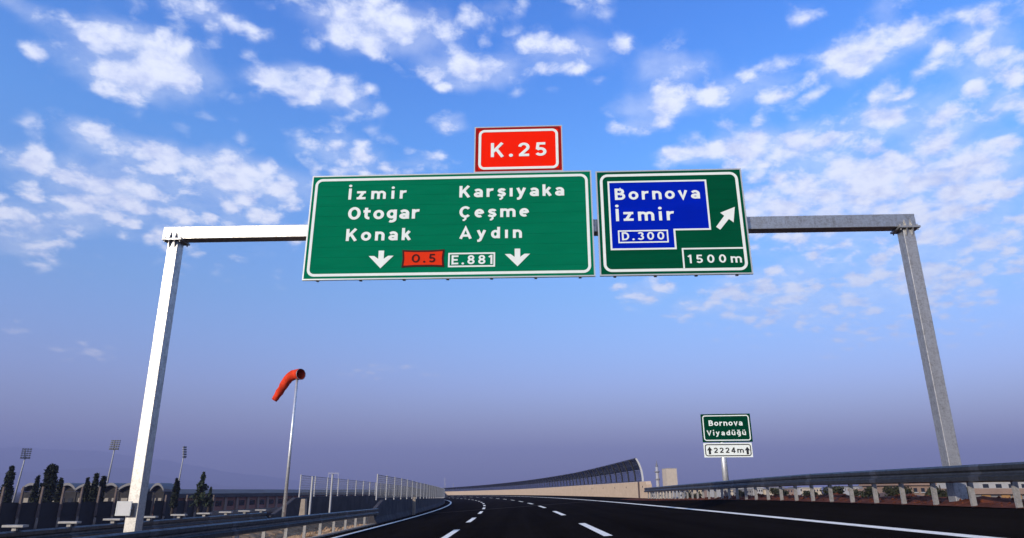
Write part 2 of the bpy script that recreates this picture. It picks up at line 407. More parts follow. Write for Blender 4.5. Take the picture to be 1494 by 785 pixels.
strip(mb, list(np.arange(-30, 38, 2)), [-7.05, -7.049], 0, lambda s, o: .055 if o < -7.0495 else -.01)
struct('kerb', mb, M['concrete_pale'])
def verge_l(s, o): return -(abs(o) - 26) * .07
mb = MB(); strip(mb, list(np.arange(-40, 330, 6)), [-26, -28, -32, -40, -52], -.01, verge_l); struct('embankment', mb, M['dirt_red'])
# the plain, out to the horizon
GZ = -4.6
mb = MB(); R_ = [0, 60, 150, 400, 900, 2000, 4000, 7300]
vs = [(0, 0, GZ)]; fs = []; n = 48
for r in R_[1:]: vs += [(r * cos(2 * pi * k / n), r * sin(2 * pi * k / n), GZ) for k in range(n)]
fs += [(0, 1 + k, 1 + (k + 1) % n) for k in range(n)]
for j in range(len(R_) - 2):
    a = 1 + j * n
    fs += [(a + k, a + n + k, a + n + (k + 1) % n, a + (k + 1) % n) for k in range(n)]
mb.add(vs, fs); struct('ground', mb, M['earth'])
# hills
def hills(pts, Y, depth):
    mb = MB(); xs = np.linspace(pts[0][0], pts[-1][0], 70); nr = 14; secs = []
    for i, px in enumerate(xs):
        py = float(np.interp(px, [p[0] for p in pts], [p[1] for p in pts]))
        top = at(px, py, Y); hgt = max(2, top.z - GZ) * (1 + .05 * nz(px * .03, 3) + .03 * nz(px * .11, 1))
        sec = []
        for j in range(nr):
            t = j / (nr - 1) * 2 - 1
            prof = cos(t * pi / 2) ** 1.4
            sec.append((top.x + 30 * nz(i * .3, j * .5), Y + t * depth + 40 * nz(i * .21, j * .4), GZ - 2 + hgt * prof * (1 + .10 * (1 - abs(t)) * 0 + .12 * nz(i * .35, j * .9) * abs(t))))
        secs.append(sec)
    mb.sweep(secs, closed=False); return struct('hills', mb, M['hill'], True)
hills([(-330, 668), (-120, 652), (0, 655), (60, 655), (130, 657), (200, 666), (260, 676), (330, 688), (400, 697), (470, 706), (580, 713.5)], 6000, 900)
hills([(-200, 695), (20, 690), (120, 683), (190, 682), (240, 697), (330, 708), (400, 713)], 4600, 500)

# ------------------------------------------------------------------ lettering: strokes of a road-sign alphabet
def el_(cx, cy, rx, ry, a0, a1, n=14):
    return [(cx + rx * cos(radians(a0 + (a1 - a0) * i / n)), cy + ry * sin(radians(a0 + (a1 - a0) * i / n))) for i in range(n + 1)]
def ring(cx, cy, rx, ry): return ('ring', el_(cx, cy, rx, ry, 0, 360, 22)[:-1])
def dot(x, y, r=.115): return ('dot', (x, y, r))
ced = [(.30, .06), (.31, -.10), (.22, -.20), (.13, -.20)]
S_ = [(.48, .53), (.42, .61), (.28, .64), (.15, .60), (.11, .51), (.17, .42), (.29, .37), (.41, .32), (.46, .23), (.41, .14), (.28, .10), (.13, .13), (.06, .21)]
gbase = [ring(.31, .39, .21, .25), [(.52, .74), (.52, 0)] + el_(.31, 0, .21, .18, 0, -125, 9)[1:]]
ubase = [[(.1, .74), (.1, .3)] + el_(.31, .3, .21, .2, 180, 360, 10) + [(.52, .32)], [(.52, 0), (.52, .74)]]
GL = {
 'i': (.2, [[(.1, 0), (.1, .74)], dot(.1, 1.0)]), 'ı': (.2, [[(.1, 0), (.1, .74)]]), 'İ': (.2, [[(.1, 0), (.1, 1)], dot(.1, 1.24)]),
 'z': (.62, [[(0, .64), (.62, .64)], [(.47, .66), (.15, .08)], [(0, .1), (.62, .1)]]),
 'm': (1.02, [[(.1, 0), (.1, .74)], [(.1, .40)] + el_(.305, .45, .205, .19, 180, 0, 10) + [(.51, 0)], [(.51, .40)] + el_(.715, .45, .205, .19, 180, 0, 10) + [(.92, 0)]]),
 'n': (.62, [[(.1, 0), (.1, .74)], [(.1, .38)] + el_(.31, .43, .21, .21, 180, 0, 10) + [(.52, 0)]]),
 'r': (.48, [[(.1, 0), (.1, .74)], el_(.38, .38, .28, .26, 180, 75, 9)]),
 'o': (.66, [ring(.33, .37, .23, .27)]),
 't': (.46, [[(.18, .92), (.18, .28)] + el_(.36, .28, .18, .18, 180, 280, 8)[1:], [(0, .64), (.44, .64)]]),
 'g': (.62, gbase), 'ğ': (.62, gbase + [el_(.31, 1.06, .17, .13, 190, 350, 8)]),
 'a': (.60, [[(.09, .55)] + el_(.29, .44, .21, .20, 135, 0, 9) + [(.50, 0)], ring(.29, .215, .19, .13)]),
 'K': (.72, [[(.1, 0), (.1, 1)], [(.62, 1), (.14, .38)], [(.30, .58), (.64, 0)]]),
 'k': (.58, [[(.1, 0), (.1, 1)], [(.49, .74), (.14, .27)], [(.27, .45), (.52, 0)]]),
 'ş': (.56, [S_, ('thin', ced)]), 's': (.56, [S_]),
 'y': (.64, [[(.09, .74), (.33, .10)], [(.55, .74), (.24, -.12), (.16, -.19), (.04, -.20)]]),
 'Ç': (.76, [el_(.40, .5, .30, .40, 42, 318, 20), ('thin', [(x + .10, y) for x, y in ced])]),
 'e': (.64, [[(.13, .39), (.54, .39)], el_(.32, .37, .22, .27, -4, 305, 18)]),
 'A': (.86, [[(.09, 0), (.43, .97), (.77, 0)], [(.2, .28), (.66, .28)]]),
 'd': (.62, [ring(.30, .37, .20, .27), [(.52, 0), (.52, 1)]]),
 'E': (.60, [[(.1, 0), (.1, 1)], [(.1, .9), (.6, .9)], [(.1, .5), (.54, .5)], [(.1, .1), (.6, .1)]]),
 '8': (.64, [ring(.32, .72, .19, .185), ring(.32, .30, .22, .20)]),
 '1': (.32, [[(.22, 0), (.22, 1)], [(.24, .93), (.0, .76)]]),
 'D': (.72, [[(.1, 0), (.1, 1)], [(.1, .9), (.32, .9)] + el_(.32, .5, .30, .40, 90, -90, 16) + [(.1, .1)]]),
 '3': (.62, [el_(.30, .71, .20, .19, 155, -80, 14), el_(.30, .31, .23, .21, 80, -155, 14)]),
 '0': (.68, [ring(.34, .5, .24, .40)]), 'O': (.78, [ring(.39, .5, .29, .40)]),
 '5': (.62, [[(.56, .9), (.17, .9), (.13, .48)], el_(.30, .32, .23, .22, 140, -150, 14)]),
 '2': (.64, [el_(.32, .67, .22, .23, 172, -38, 12) + [(.14, .12)], [(.06, .1), (.60, .1)]]),
 '4': (.66, [[(.46, 0), (.46, 1)], [(.44, .95), (.09, .30)], [(.02, .28), (.66, .28)]]),
 'B': (.70, [[(.1, 0), (.1, 1)], [(.1, .9), (.34, .9)] + el_(.34, .71, .20, .19, 90, -90, 10) + [(.1, .52)], [(.2, .52), (.38, .52)] + el_(.38, .31, .22, .21, 90, -90, 10) + [(.1, .1)]]),
 'v': (.62, [[(.09, .74), (.31, .06), (.53, .74)]]), 'V': (.80, [[(.09, 1), (.40, .05), (.71, 1)]]),
 'u': (.62, ubase), 'ü': (.62, ubase + [dot(.19, .97, .10), dot(.43, .97, .10)]),
 '.': (.2, [('dot', (.1, .10, .115))]),
}
def stroke_poly(pts, w, closed=False):
    "left and right offsets of a polyline with mitred joins"
    n = len(pts); Lf, Rt = [], []
    for i in range(n):
        p = Vector(pts[i])
        a = Vector(pts[i - 1]) if (i > 0 or closed) else None
        b = Vector(pts[(i + 1) % n]) if (i < n - 1 or closed) else None
        t1 = (p - a).normalized() if a is not None else None; t2 = (b - p).normalized() if b is not None else None
        t1 = t1 or t2; t2 = t2 or t1
        n1 = Vector((-t1.y, t1.x)); n2 = Vector((-t2.y, t2.x)); m = (n1 + n2)
        m = m.normalized() if m.length > 1e-6 else n1
        k = min(2.2, 1 / max(.35, m.dot(n1))) * w / 2
        Lf.append(p + m * k); Rt.append(p - m * k)
    return Lf, Rt
def text_mesh(txt, x0, x1, zb, ht, y, sw=.198, slope=0.0, thick=.004):
    "letters along local x from x0 to x1, baseline zb, cap height ht, front face at y (towards -y)"
    ws = [GL[c][0] for c in txt]; tot = sum(ws); sx = 1.2 * ht; gap = ((x1 - x0) / sx - tot) / (len(txt) - 1)
    if gap < .14:                                       # squeeze the letters rather than let them touch
        gap = .14; sx = (x1 - x0) / (tot + gap * (len(txt) - 1))
    mb = MB(); cx = 0.0; lvl = 0
    for c, w_ in zip(txt, ws):
        for k, st in enumerate(GL[c][1]):
            yy = y - k * .0009
            tr = lambda p: (x0 + (cx + p[0]) * sx, zb + p[1] * ht)
            if isinstance(st, tuple) and st[0] == 'dot':
                x, z, r = st[1]; P = [tr((x + r * cos(pi / 8 + pi / 4 * j), z + r * sin(pi / 8 + pi / 4 * j))) for j in range(8)]
                mb.prism(P, yy - thick, yy + thick)
                continue
            closed = isinstance(st, tuple) and st[0] == 'ring'
            thin = isinstance(st, tuple) and st[0] == 'thin'
            pts = st[1] if isinstance(st, tuple) else st
            Lf, Rt = stroke_poly(pts, sw * (.72 if thin else 1), closed)
            n = len(Lf); f = yy - thick; b = yy + thick
            vs = [(*tr(p),) for p in Lf] + [(*tr(p),) for p in Rt]
            V = [(x, f, z) for x, z in vs] + [(x, b, z) for x, z in vs]; F = []
            for i in range(n if closed else n - 1):
                j = (i + 1) % n
                F += [(i, n + i, n + j, j), (2 * n + i, 2 * n + j, 3 * n + j, 3 * n + i), (i, j, 2 * n + j, 2 * n + i), (n + j, n + i, 3 * n + i, 3 * n + j)]
            if not closed: F += [(0, 2 * n, 3 * n, n), (n - 1, 2 * n - 1, 4 * n - 1, 3 * n - 1)]
            mb.add(V, F)
        cx += w_ + gap
    return mb
def rrect(x0, x1, z0, z1, r, n=7):
    P = []
    for (cx, cz, a) in ((x1 - r, z1 - r, 0), (x0 + r, z1 - r, 90), (x0 + r, z0 + r, 180), (x1 - r, z0 + r, 270)):
        P += [(cx + r * cos(radians(a + 90 * i / n)), cz + r * sin(radians(a + 90 * i / n))) for i in range(n + 1)]
    return P
def plank_panel(x0, x1, z0, z1, n):
    "sign face of n horizontal extruded planks on a backing sheet"
    mb = MB(); h = (z1 - z0) / n
    for i in range(n): mb.box(x0, x1, -.024, .0, z0 + i * h + .0015, z0 + (i + 1) * h - .0015)
    return mb.box(x0 + .01, x1 - .01, .001, .026, z0 + .003, z1 - .003)
def frame_mesh(outer, w, y, thick=.004, inner=None):
    mb = MB(); n = len(outer)
    if inner is None:
        Lf, Rt = stroke_poly(outer, w, True); a, b = Lf, Rt
    else: a, b = outer, inner
    V = [(p[0], y - thick, p[1]) for p in a] + [(p[0], y - thick, p[1]) for p in b] + [(p[0], y + thick, p[1]) for p in a] + [(p[0], y + thick, p[1]) for p in b]
    F = []
    for i in range(n):
        j = (i + 1) % n
        F += [(i, j, n + j, n + i), (2 * n + i, 3 * n + i, 3 * n + j, 2 * n + j), (i, 2 * n + i, 2 * n + j, j), (n + i, n + j, 3 * n + j, 3 * n + i)]
    return mb.add(V, F)

# ------------------------------------------------------------------ the gantry
TG = .046                                               # the gantry stands slightly turned
RZ = -math.atan(TG)
def on_plane(px, py, Y0):
    d = ray(px, py); k = Y0 / (d.y + TG * d.x); return d * k
GP = Vector((0, 16.3, 0))
gl = on_plane(254, 352, 16.3)
g = thing('sign_gantry', 'galvanised steel gantry on two square posts spanning the road', 'gantry', (.4, 16.3 - TG * .4, -2.0), RZ)
u = Vector((cos(RZ), sin(RZ), 0)); w = Vector((-sin(RZ), cos(RZ), 0))       # along the gantry, and away from the camera
def gp(x, d, z): return Vector((0, 16.3, z)) + u * (x / cos(RZ)) + w * d
def gbox(mb, x0, x1, d0, d1, z0, z1):
    f = lambda z: [gp(x0, d0, z), gp(x1, d0, z), gp(x1, d1, z), gp(x0, d1, z)]
    return mb.hexa(f(z0), f(z1))
XL0, XL1, XR = -8.86, -9.02, 10.07                        # foot and head of the left post, right post
ZB0, ZB1 = 6.36, 6.71
gbox(MB(), -9.33, 10.28, -.16, .16, ZB0, ZB1).build('beam', M['zinc'], g, bevel=.012)
mb = MB(); f = lambda x, z: [gp(x - .14, -.15, z), gp(x + .14, -.15, z), gp(x + .14, .15, z), gp(x - .14, .15, z)]
mb.hexa(f(XL0, -2.1), f(XL1, ZB0 - .05)).build('post', M['zinc'], g, bevel=.012)
mb = MB(); mb.hexa(f(XR - .02, -1.0), f(XR, ZB0 - .05)).build('post', M['zinc_dull'], g, bevel=.012)  # duller zinc puts the missing sun glint into this post's colour
for xc in (XL1, XR):
    gbox(MB(), xc - .26, xc + .26, -.24, .24, ZB0 - .05, ZB0 - .026).build('flange_plate', M['zinc_dull'], g)
    gbox(MB(), xc - .26, xc + .26, -.24, .24, ZB0 - .024, ZB0 - .002).build('flange_plate', M['zinc_dull'], g)
    for k, dx_ in enumerate((-.075, .075)):
        p = MB()
        a, b, c_ = gp(xc + dx_ - .012, -.235, ZB0 + .002), gp(xc + dx_ - .012, -.162, ZB0 + .002), gp(xc + dx_ - .012, -.162, ZB0 + .2)
        e = u * .024
        p.add([a, b, c_, a + e, b + e, c_ + e], [(0, 1, 2), (5, 4, 3), (0, 3, 4, 1), (1, 4, 5, 2), (2, 5, 3, 0)]).build('gusset', M['zinc_dull'], g)
        p = MB(); zt = ZB0 - .052
        a, b, c_ = gp(xc + dx_ - .012, -.235, zt), gp(xc + dx_ - .012, -.152, zt), gp(xc + dx_ - .012, -.152, zt - .2)
        p.add([a, b, c_, a + e, b + e, c_ + e], [(2, 1, 0), (3, 4, 5), (1, 4, 3, 0), (2, 5, 4, 1), (0, 3, 5, 2)]).build('gusset', M['zinc_dull'], g)
    for sx_ in (-.21, .21):
        for sd in (-.19, .19):
            MB().tube([gp(xc + sx_, sd, ZB0 - .10), gp(xc + sx_, sd, ZB0 + .05)], .018, 6).build('bolt', M['zinc_dull'], g)
for xc in (XL0, XR - .02):
    gbox(MB(), xc - .3, xc + .3, -.3, .3, -1.62 if xc < 0 else -.62, (-1.62 if xc < 0 else -.62) + .03).build('base_plate', M['zinc_dull'], g)

def sign_root(name, label, cat, px, py):
    p = on_plane(px, py, 16.0)
    r = thing(name, label, cat, p, RZ, local=True)
    inv = (Matrix.Translation(p) @ Matrix.Rotation(RZ, 4, 'Z')).inverted()
    def L(px, py):
        q = inv @ on_plane(px, py, 16.0); return q.x, q.z
    return r, L
def put_text(r, L, txt, l, rt, top, bl, bl_r=None, m='sign_white', y=-.030, sw=.198, parent=None):
    x0, z0 = L(l, bl); _, zt = L(l, top); x1, z1 = L(rt, bl if bl_r is None else bl_r)
    return text_mesh(txt, x0, x1, (z0 + z1) / 2, zt - z0, y, sw).build('lettering', M[m], parent or r)
def box_poly(L, a, b): return L(*a) + L(*b)

# main sign -------------------------------------------------------
r, L = sign_root('direction_sign', 'wide green overhead sign reading Konak and Aydın with two down arrows', 'road sign', 653, 405)
x0, z1 = L(455.5, 259); x1, z0 = L(865, 402.5)
x0 = L(451, 330)[0]; x1 = L(864, 330)[0]; z1 = L(660, 255)[1]; z0 = L(655, 405)[1]
plank_panel(x0, x1, z0, z1, 10).build('panel', M['green'], r)
frame_mesh([(x0 - .012, z0 - .012), (x1 + .012, z0 - .012), (x1 + .012, z1 + .012), (x0 - .012, z1 + .012)], .035, -.002, .032).build('edge_trim', M['alu'], r)
frame_mesh(rrect(x0 + .105, x1 - .105, z0 + .10, z1 - .10, .16), .07, -.028).build('border', M['sign_white'], r)
put_text(r, L, 'İzmir', 508.5, 593.5, 276, 292, 290.3)
put_text(r, L, 'Otogar', 507.6, 612.4, 303, 321.3, 319.5)
put_text(r, L, 'Konak', 504.8, 599.2, 335, 352.5, 350.6)
put_text(r, L, 'Karşıyaka', 670.3, 823.2, 272, 288.6, 286.2)
put_text(r, L, 'Çeşme', 670.3, 772, 301.5, 318.3, 317)
put_text(r, L, 'Aydın', 670.3, 761.6, 332.6, 349, 347.8)
def down_arrow(cx, y0, y1, hw):
    x, zt = L(cx, y0); _, zb = L(cx, y1); hw = L(cx + hw, y0)[0] - x; H = zt - zb; s = .088 * H / .43
    P = [(-.24, 1), (.24, 1), (.24, .62), (.62, .80), (1, .80), (0, 0), (-1, .80), (-.62, .80), (-.24, .62)]
    P = [(-.22, 1), (.22, 1), (.22, .53), (.56, .70), (1.0, .70), (0, 0), (-1.0, .70), (-.56, .70), (-.22, .53)]
    MB().prism([(x + a * hw, zb + b * H) for a, b in reversed(P)], -.034, -.026).build('arrow', M['sign_white'], r)
down_arrow(557, 366.3, 392, 18); down_arrow(755, 363.4, 389, 18.3)
# orange motorway plate, edges slightly waisted
px0, pz1 = L(587.5, 365.5); px1, pz0 = L(648, 390); d = .018
wa = [(px0, pz0), (px0 + .3, pz0 + d), (px1 - .3, pz0 + d), (px1, pz0), (px1 - .02, (pz0 + pz1) / 2), (px1, pz1), (px1 - .3, pz1 - d), (px0 + .3, pz1 - d), (px0, pz1), (px0 + .02, (pz0 + pz1) / 2)]
pl = MB().prism(wa, -.036, -.0245).build('route_plate', M['orange'], r)
frame_mesh([(x + (.022 if x < (px0 + px1) / 2 else -.022), z + (.022 if z < (pz0 + pz1) / 2 else -.022) if abs(z - (pz0 + pz1) / 2) > .03 else z) for x, z in wa], .045, -.037).build('plate_border', M['plate_dark'], pl)
put_text(r, L, 'O.5', 600.5, 635.5, 371.5, 384.2, 383.6, 'plate_dark', -.040, .17, parent=pl)
ex0, ez1 = L(654.4, 369.7); ex1, ez0 = L(722.3, 389.5)
fr = frame_mesh([(ex0 + .02, ez0 + .02), (ex1 - .02, ez0 + .02), (ex1 - .02, ez1 - .02), (ex0 + .02, ez1 - .02)], .04, -.028).build('route_box', M['sign_white'], r)
put_text(r, L, 'E.881', 658.6, 718.8, 373.6, 387, 385.4, sw=.17, parent=fr)
for i in range(7):
    xx = x0 + .35 + (x1 - x0 - .7) * i / 6
    MB().box(xx - .035, xx + .035, .027, .09, z0 - .045, z1 + .02).build('back_rail', M['zinc_dull'], r)
for i in (1, 3, 5):
    xx = x0 + .35 + (x1 - x0 - .7) * i / 6
    zc_ = L(655, 340)[1]
    MB().box(xx - .05, xx + .05, .091, .135, zc_ - .05, zc_ + .05).build('clamp', M['zinc_dull'], r)

# exit sign -------------------------------------------------------
r, L = sign_root('direction_sign', 'smaller green overhead sign with blue Bornova field and slanted arrow', 'road sign', 985, 400)
x0 = L(873.5, 325)[0]; x1 = L(1088, 325)[0]; z1 = L(975, 250)[1]; z0 = L(987, 400)[1]
plank_panel(x0, x1, z0, z1, 10).build('panel', M['green_dark'], r)
frame_mesh([(x0 - .012, z0 - .012), (x1 + .012, z0 - .012), (x1 + .012, z1 + .012), (x0 - .012, z1 + .012)], .035, -.002, .032).build('edge_trim', M['alu'], r)
frame_mesh(rrect(x0 + .11, x1 - .11, z0 + .105, z1 - .105, .17), .07, -.028).build('border', M['sign_white'], r)
zp = lambda x, y: L(850 + x / 4.131, 230 + y / 4.131)
A = [zp(150, 150), zp(737, 142), zp(768, 432), zp(552, 438), zp(560, 550), zp(178, 556)]
lx = (A[0][0] + A[5][0]) / 2; rx_ = (A[1][0] + A[2][0]) / 2; mx = (A[3][0] + A[4][0]) / 2; tz = (A[0][1] + A[1][1]) / 2; mz = (A[2][1] + A[3][1]) / 2; bz = (A[4][1] + A[5][1]) / 2
A = [(lx, bz), (mx, bz), (mx, mz), (rx_, mz), (rx_, tz), (lx, tz)]
bl = MB().prism(A, -.031, -.0245).build('blue_field', M['blue'], r)
frame_mesh(A, .045, -.033).build('field_border', M['sign_white'], bl)
put_text(r, L, 'Bornova', 897, 1021.3, 276, 292.6, 290.6, y=-.035, sw=.185, parent=bl)
put_text(r, L, 'İzmir', 898.6, 984, 305.5, 323.3, 322.2, y=-.035, sw=.185, parent=bl)
bx0, bz1 = zp(216, 446); bx1, bz0 = zp(514, 510)
fr = frame_mesh([(bx0, bz0), (bx1, bz0), (bx1, bz1), (bx0, bz1)], .035, -.033).build('route_box', M['sign_white'], bl)
put_text(r, L, 'D.300', 907.2, 969.4, 339.6, 351.4, 350.4, y=-.035, sw=.17, parent=bl)
ar = [(915, 300), (828, 335), (852, 353), (803, 420), (828, 437), (880, 372), (908, 393)]
MB().prism([zp(*p) for p in reversed(ar)][::1], -.034, -.026).build('arrow', M['sign_white'], r)
cx0, cz1 = zp(601, 552); cx1 = x1 - .11; cz0 = z0 + .105
mb = MB(); mb.box(cx0 - .02, cx0 + .02, -.0325, -.0245, cz0 + .04, cz1 - .02); mb.box(cx0 - .02, cx1 - .04, -.0325, -.0245, cz1 - .02, cz1 + .02)
fr = mb.build('distance_box', M['sign_white'], r)
put_text(r, L, '1500m', 1004.3, 1082.4, 372.6, 385, 383.3, sw=.17, parent=fr)
for i in range(4):
    xx = x0 + .35 + (x1 - x0 - .7) * i / 3
    MB().box(xx - .035, xx + .035, .027, .09, z0 - .045, z1 + .02).build('back_rail', M['zinc_dull'], r)
for i in (0, 3):
    xx = x0 + .35 + (x1 - x0 - .7) * i / 3; zc_ = L(985, 328)[1]
    MB().box(xx - .05, xx + .05, .091, .135, zc_ - .05, zc_ + .05).build('clamp', M['zinc_dull'], r)

# junction number sign -------------------------------------------
r, L = sign_root('junction_sign', 'small red sign reading K.25 standing on the wide green sign', 'road sign', 757, 251)
x0 = L(693.5, 218)[0]; x1 = L(819.5, 218)[0]; z1 = L(756, 186)[1]; z0 = L(757, 251)[1]
MB().box(x0, x1, -.024, .02, z0, z1).build('panel', M['red'], r)
frame_mesh([(x0 - .01, z0 + .001), (x1 + .01, z0 + .001), (x1 + .01, z1 + .01), (x0 - .01, z1 + .01)], .03, -.002, .03).build('edge_trim', M['alu'], r)
o_ = rrect(x0 + .125, x1 - .125, z0 + .11, z1 - .11, .13)
frame_mesh(o_, .07, -.029).build('border', M['sign_white'], r)
frame_mesh(rrect(x0 + .05, x1 - .05, z0 + .045, z1 - .045, .05), .075, -.0262, .003).build('rim_band', M['red_rim'], r)
put_text(r, L, 'K.25', 715.8, 797.6, 209.5, 229.8, 228.6, sw=.168)
for xx in (x0 + .5, x1 - .5):
    MB().box(xx - .035, xx + .035, .0215, .085, z0 - .5, z1 - .05).build('back_rail', M['zinc_dull'], r)

# small white board on the left post -----------------------------
p = on_plane(181, 742, 16.05)
nb = thing('notice_board', 'small white square board fixed to the left gantry post near its foot', 'notice board', p, RZ, local=True)
MB().box(-.19, .17, -.012, .012, -.16, .16).build('board', M['white_paint_lit_post'], nb, bevel=.004)
frame_mesh([(-.17, -.14), (.15, -.14), (.15, .14), (-.17, .14)], .012, -.0125, .003).build('frame', M['alu'], nb)
MB().box(.02, .165, .013, .07, -.03, .03).build('bracket', M['zinc_dull'], nb)

# ------------------------------------------------------------------ guard rails
WB = [(.02, -.172), (.095, -.145), (.098, -.055), (.03, -.012), (.025, .022), (.062, .062), (.062, .135), (.012, .172)]
def interp(s, tab): return float(np.interp(s, [t[0] for t in tab], [t[1] for t in tab]))
def guardrail(label, group, oT, topT, s0, s1, sp, side, grd, dbl=False, spacer=True, ph=0.0, postm='zinc_post'):
    "side: +1 when the traffic face looks towards +o"
    c0 = road((s0 + s1) / 2, interp((s0 + s1) / 2, oT), 0, True)
    t = thing('guardrail', label, 'guardrail', c0, group=group)
    for sd in ((side, -side) if dbl else (side,)):
        secs = []
        off = .14 if dbl else 0.0
        for s in list(np.arange(s0, s1 + .01, .8)):
            o = interp(s, oT); top = interp(s, topT) - (.29 if dbl else .172); oo = o + sd * off
            fr = [(oo + sd * d, top + z) for d, z in WB]; bk = [(oo + sd * (d - .007), top + z) for d, z in reversed(WB)]
            secs.append([road(s, a, z, True) for a, z in fr + bk])
        MB().sweep(secs).build('rail_beam', M['zinc_rail'], t)
        for s in np.arange(max(s0, 9) + .9, min(s1, 40), 4.0):          # lap joints where one length of rail overlaps the next
            secs = []
            for q in (s, s + .16, s + .32):
                o = interp(q, oT); top = interp(q, topT) - (.29 if dbl else .172); oo = o + sd * off
                fr = [(oo + sd * (d + .006), top + z * 1.01) for d, z in WB]; bk = [(oo + sd * (d + .002), top + z * 1.01) for d, z in reversed(WB)]
                secs.append([road(q, a, z, True) for a, z in fr + bk])
            MB().sweep(secs).build('lap_joint', M['zinc_lap'], t)
    for s in np.arange(s0 + ph, s1 - .1, sp):
        o = interp(s, oT); top = interp(s, topT); H = head(s); g_ = grd(s, o)
        oc = o - (0 if dbl else side * .15)
        p = MB()                                          # C-section post: web and two flanges
        a = Vector((cos(H), sin(H), 0)); b = Vector((-sin(H), cos(H), 0))
        lean = Vector((0, 0, 0))
        for (d0, d1, e0, e1) in ((-.05, .05, -.03, -.022), (-.05, -.042, -.0215, .03), (.042, .05, -.0215, .03)):
            base = road(s, oc, g_ - .25, True); tp = road(s, oc, top - .03, True)
            q_ = lambda c: [c + a * d0 + b * e0, c + a * d1 + b * e0, c + a * d1 + b * e1, c + a * d0 + b * e1]
            p.hexa(q_(base), q_(tp))
        po = p.build('post', M[postm], t)
        k = MB(); c = road(s, oc, top - .20, True)
        if dbl:
            c = road(s, o, top - .02, True); l_, w_ = .24, .10
            q_ = lambda z: [c + a * -l_ + b * -w_ + Vector((0, 0, z)), c + a * l_ + b * -w_ + Vector((0, 0, z)), c + a * l_ + b * w_ + Vector((0, 0, z)), c + a * -l_ + b * w_ + Vector((0, 0, z))]
            k.hexa(q_(-.02), q_(.028)); k.build('cap_plate', M['alu_dull'], t)
        else:
            q_ = lambda z: [c + a * (.055 * side) + b * -.05 + Vector((0, 0, z)), c + a * (.142 * side) + b * -.05 + Vector((0, 0, z)), c + a * (.142 * side) + b * .05 + Vector((0, 0, z)), c + a * (.055 * side) + b * .05 + Vector((0, 0, z))]
            k.hexa(q_(-.03), q_(.05)); k.build('spacer', M['zinc_dull'], t)
    return t
RO = [(-20, 9.3), (28, 9.3), (42, 10.0), (58, 11.15)]
RT = [(-20, 1.12), (12, 1.13), (22, 1.15), (28, 1.11), (42, .985), (58, .82)]
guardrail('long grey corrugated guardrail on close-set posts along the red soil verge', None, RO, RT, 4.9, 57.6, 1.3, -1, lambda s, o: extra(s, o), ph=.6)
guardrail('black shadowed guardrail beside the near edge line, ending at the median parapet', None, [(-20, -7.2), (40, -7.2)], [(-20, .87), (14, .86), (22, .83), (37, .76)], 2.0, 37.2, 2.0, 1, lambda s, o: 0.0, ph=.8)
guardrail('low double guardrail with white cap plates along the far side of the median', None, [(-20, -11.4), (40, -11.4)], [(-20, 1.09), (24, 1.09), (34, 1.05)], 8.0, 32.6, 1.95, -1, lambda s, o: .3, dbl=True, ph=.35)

# ------------------------------------------------------------------ parapets, noise barrier, fences
def parapet(label, side, oT, topT, s0, s1, m, taper=3.0, base=None, step=2.5, wid=.42):
    "New Jersey section; side +1: shaped face towards +o"
    c0 = road(s0, interp(s0, oT), 0, True); t = thing('concrete_parapet', label, 'parapet', c0)
    secs = []
    sl_ = [s0, s0 + taper * .5, s0 + taper] + list(np.arange(s0 + taper + step, s1, step))
    for s in sl_:
        o = interp(s, oT); top = interp(s, topT); b = (base(s, o) if base else 0.0) - .3
        if s < s0 + taper: top = b + .3 + (top - b - .3) * (.52 + .48 * (s - s0) / taper)
        Hh = top - b
        pf = [(side * .0, b), (side * .0, b + .36), (-side * .13, b + min(.62, Hh * .6)), (-side * .19, top - .02), (-side * .21, top), (-side * (wid - .03), top), (-side * wid, top - .02), (-side * wid, b)]
        secs.append([road(s, o + a, z, True) for a, z in pf])
    MB().sweep(secs).build('wall', m, t)
    return t
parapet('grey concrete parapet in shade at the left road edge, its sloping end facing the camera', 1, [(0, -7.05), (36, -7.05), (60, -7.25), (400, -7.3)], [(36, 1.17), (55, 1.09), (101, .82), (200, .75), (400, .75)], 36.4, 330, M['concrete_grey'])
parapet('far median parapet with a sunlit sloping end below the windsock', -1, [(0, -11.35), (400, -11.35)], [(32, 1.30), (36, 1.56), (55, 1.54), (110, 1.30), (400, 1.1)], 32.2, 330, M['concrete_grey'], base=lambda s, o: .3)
# lit concrete wall under the noise barrier
def wall_top(s): return interp(s, [(58, 1.34), (95, 1.38), (166, 1.30), (315, 1.45), (500, 1.45)])
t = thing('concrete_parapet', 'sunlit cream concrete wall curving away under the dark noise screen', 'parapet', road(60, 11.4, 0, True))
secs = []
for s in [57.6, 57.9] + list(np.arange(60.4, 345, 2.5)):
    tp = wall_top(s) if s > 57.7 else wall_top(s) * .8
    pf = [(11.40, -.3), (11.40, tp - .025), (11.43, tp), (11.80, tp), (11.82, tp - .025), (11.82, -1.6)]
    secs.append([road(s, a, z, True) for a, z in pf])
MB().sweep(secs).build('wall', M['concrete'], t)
for s in (59.2, 66.2, 72, 78.6, 86.0, 95.0):
    c = road(s, 11.395, .92, True); H = head(s)
    MB().bar(c, c + Vector((cos(H), sin(H), 0)) * -.02, .13, .13).build('drain_hole', M['sign_black'], t)
for s in (60.4,):
    secs = [[road(s + d, 11.36, .02, True), road(s + d, 11.36, wall_top(s), True), road(s + d, 11.395, wall_top(s), True), road(s + d, 11.395, .02, True)] for d in (0, .55)]
    MB().sweep(secs).build('joint_cover', M['roof_tile'], t)
t = thing('noise_barrier', 'long smoked acrylic noise screen, dark reflection tinted into its upper panels, on the cream wall', 'noise barrier', road(60, 11.6, 1.3, True))
